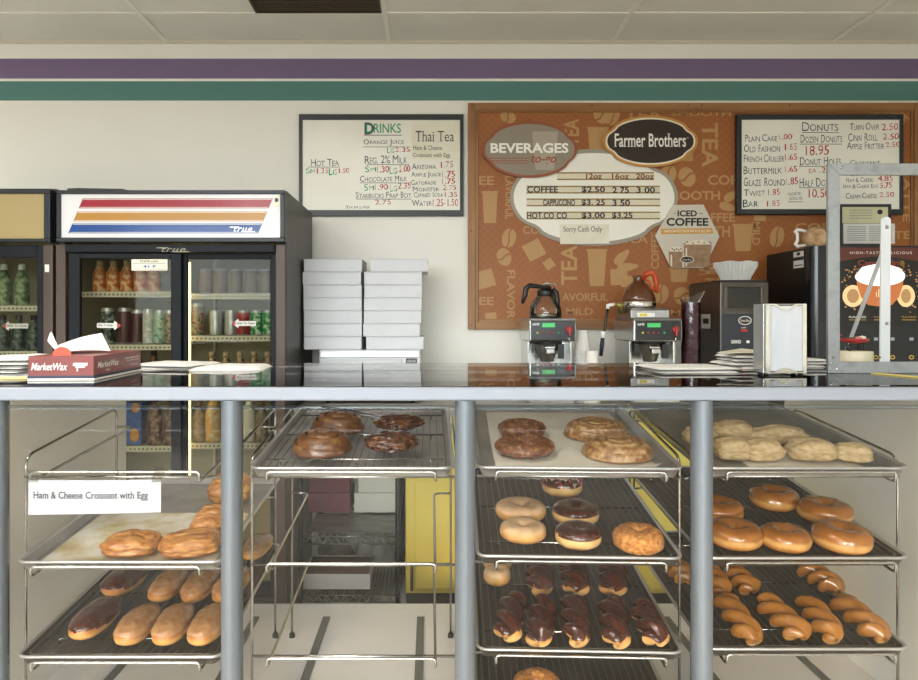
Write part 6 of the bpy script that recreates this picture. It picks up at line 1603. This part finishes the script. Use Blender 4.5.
mb = MB(); mb.tube([P(885, 248, fd + .0186), P(885, 248, fd + .0279)], .004, 8); obj('spacer', mb, M_steel, t)

# round tub with the red toy on it
yt = 2.16; c = Vector((X(855.2, yt), yt, E)); r = 15.8 * yt / F
t = thing('round_tub', c, 'cream round tub behind the aluminium frame', 'tub')
zt2 = Z(351, yt) - E
mb = MB(); mb.lathe([(r * .97, 0), (r, .004), (r, zt2 - .004), (r * .985, zt2), (0, zt2)], c, 36); obj('tub_body', mb, mat('cream_plastic', '#d6ccb2', .4), t)
mb = MB(); q = c + Vector((0, 0, zt2)); mb.poly([q + Vector((r * .86, -r * .56, -.022)), q + Vector((r * .93, -r * .42, -.022)), q + Vector((r * .93, -r * .42, -.012)), q + Vector((r * .86, -r * .56, -.012))]); obj('blue_mark', mb, mat('blue_mark', '#3a68b0', .5), t)
z0 = q + Vector((-.004, -.006, .0006))
t = thing('toy_grill', z0, 'small red tray-topped toy on thin legs standing on the cream tub', 'toy')
k = yt / F
mb = MB(); mb.lathe([(.011, .0225), (.033, .027), (.0375, .034), (.037, .037), (.034, .0365), (.030, .031), (0, .029)], z0, 30); obj('red_bowl', mb, M_red, t)
for v in ((-.022, -.010), (.010, -.012), (.024, -.006), (-.018, .014), (.018, .014)):
    mb = MB(); mb.tube([z0 + Vector((v[0], v[1], .0008)), z0 + Vector((v[0] * .9, v[1] * .9, .0245))], .0022, 6); obj('leg', mb, M_black, t)
mb = MB(); wc = z0 + Vector((-.026, -.017, .0105)); mb.lathe([(.0085, -.002), (.0100, -.001), (.0100, .002), (.0085, .003), (.003, .003), (0, .0035)], wc, 20, axis=Vector((0, -1, 0))); obj('wheel', mb, M_black, t)
for (dx_, dy_, rr, hh_, m, nm) in ((-.016, -.006, .013, .008, mat('toy_brown', '#5a3328', .5), 'brown_patty'), (.004, -.010, .010, .010, mat('toy_pink', '#c87a74', .5), 'pink_slice'), (.019, -.004, .011, .012, mat('toy_white', '#e0d8c8', .5), 'white_bun')):
    mb = MB(); mb.lathe([(rr * .7, 0), (rr, hh_ * .4), (rr * .8, hh_ * .85), (0, hh_)], z0 + Vector((dx_, dy_, .0335)), 16); obj(nm, mb, m, t)
mb = MB(); mb.tube([z0 + Vector(p) for p in ((-.034, 0, .036), (-.046, 0, .038), (-.050, 0, .046), (-.038, 0, .048))], .0016, 6); mb.box(z0.x - .064, z0.x - .036, z0.y - .006, z0.y + .006, z0.z + .0315, z0.z + .0335); obj('side_handle', mb, M_red, t)
# yellow strap across the top
mb = MB(); a, b = Vector((X(877, 1.9), 1.915, E)), Vector((X(930, 1.76), 1.77, E)); dv = (b - a).normalized(); sd = Vector((-dv.y, dv.x, 0)) * .009
mb.prism([a - sd, b - sd, b + sd, a + sd], (0, 0, .0025)); obj('yellow_strap', mb, mat('yellow_strap', '#cdbb6a', .55), label='thin yellow strap lying under the aluminium frame', cat='strap')
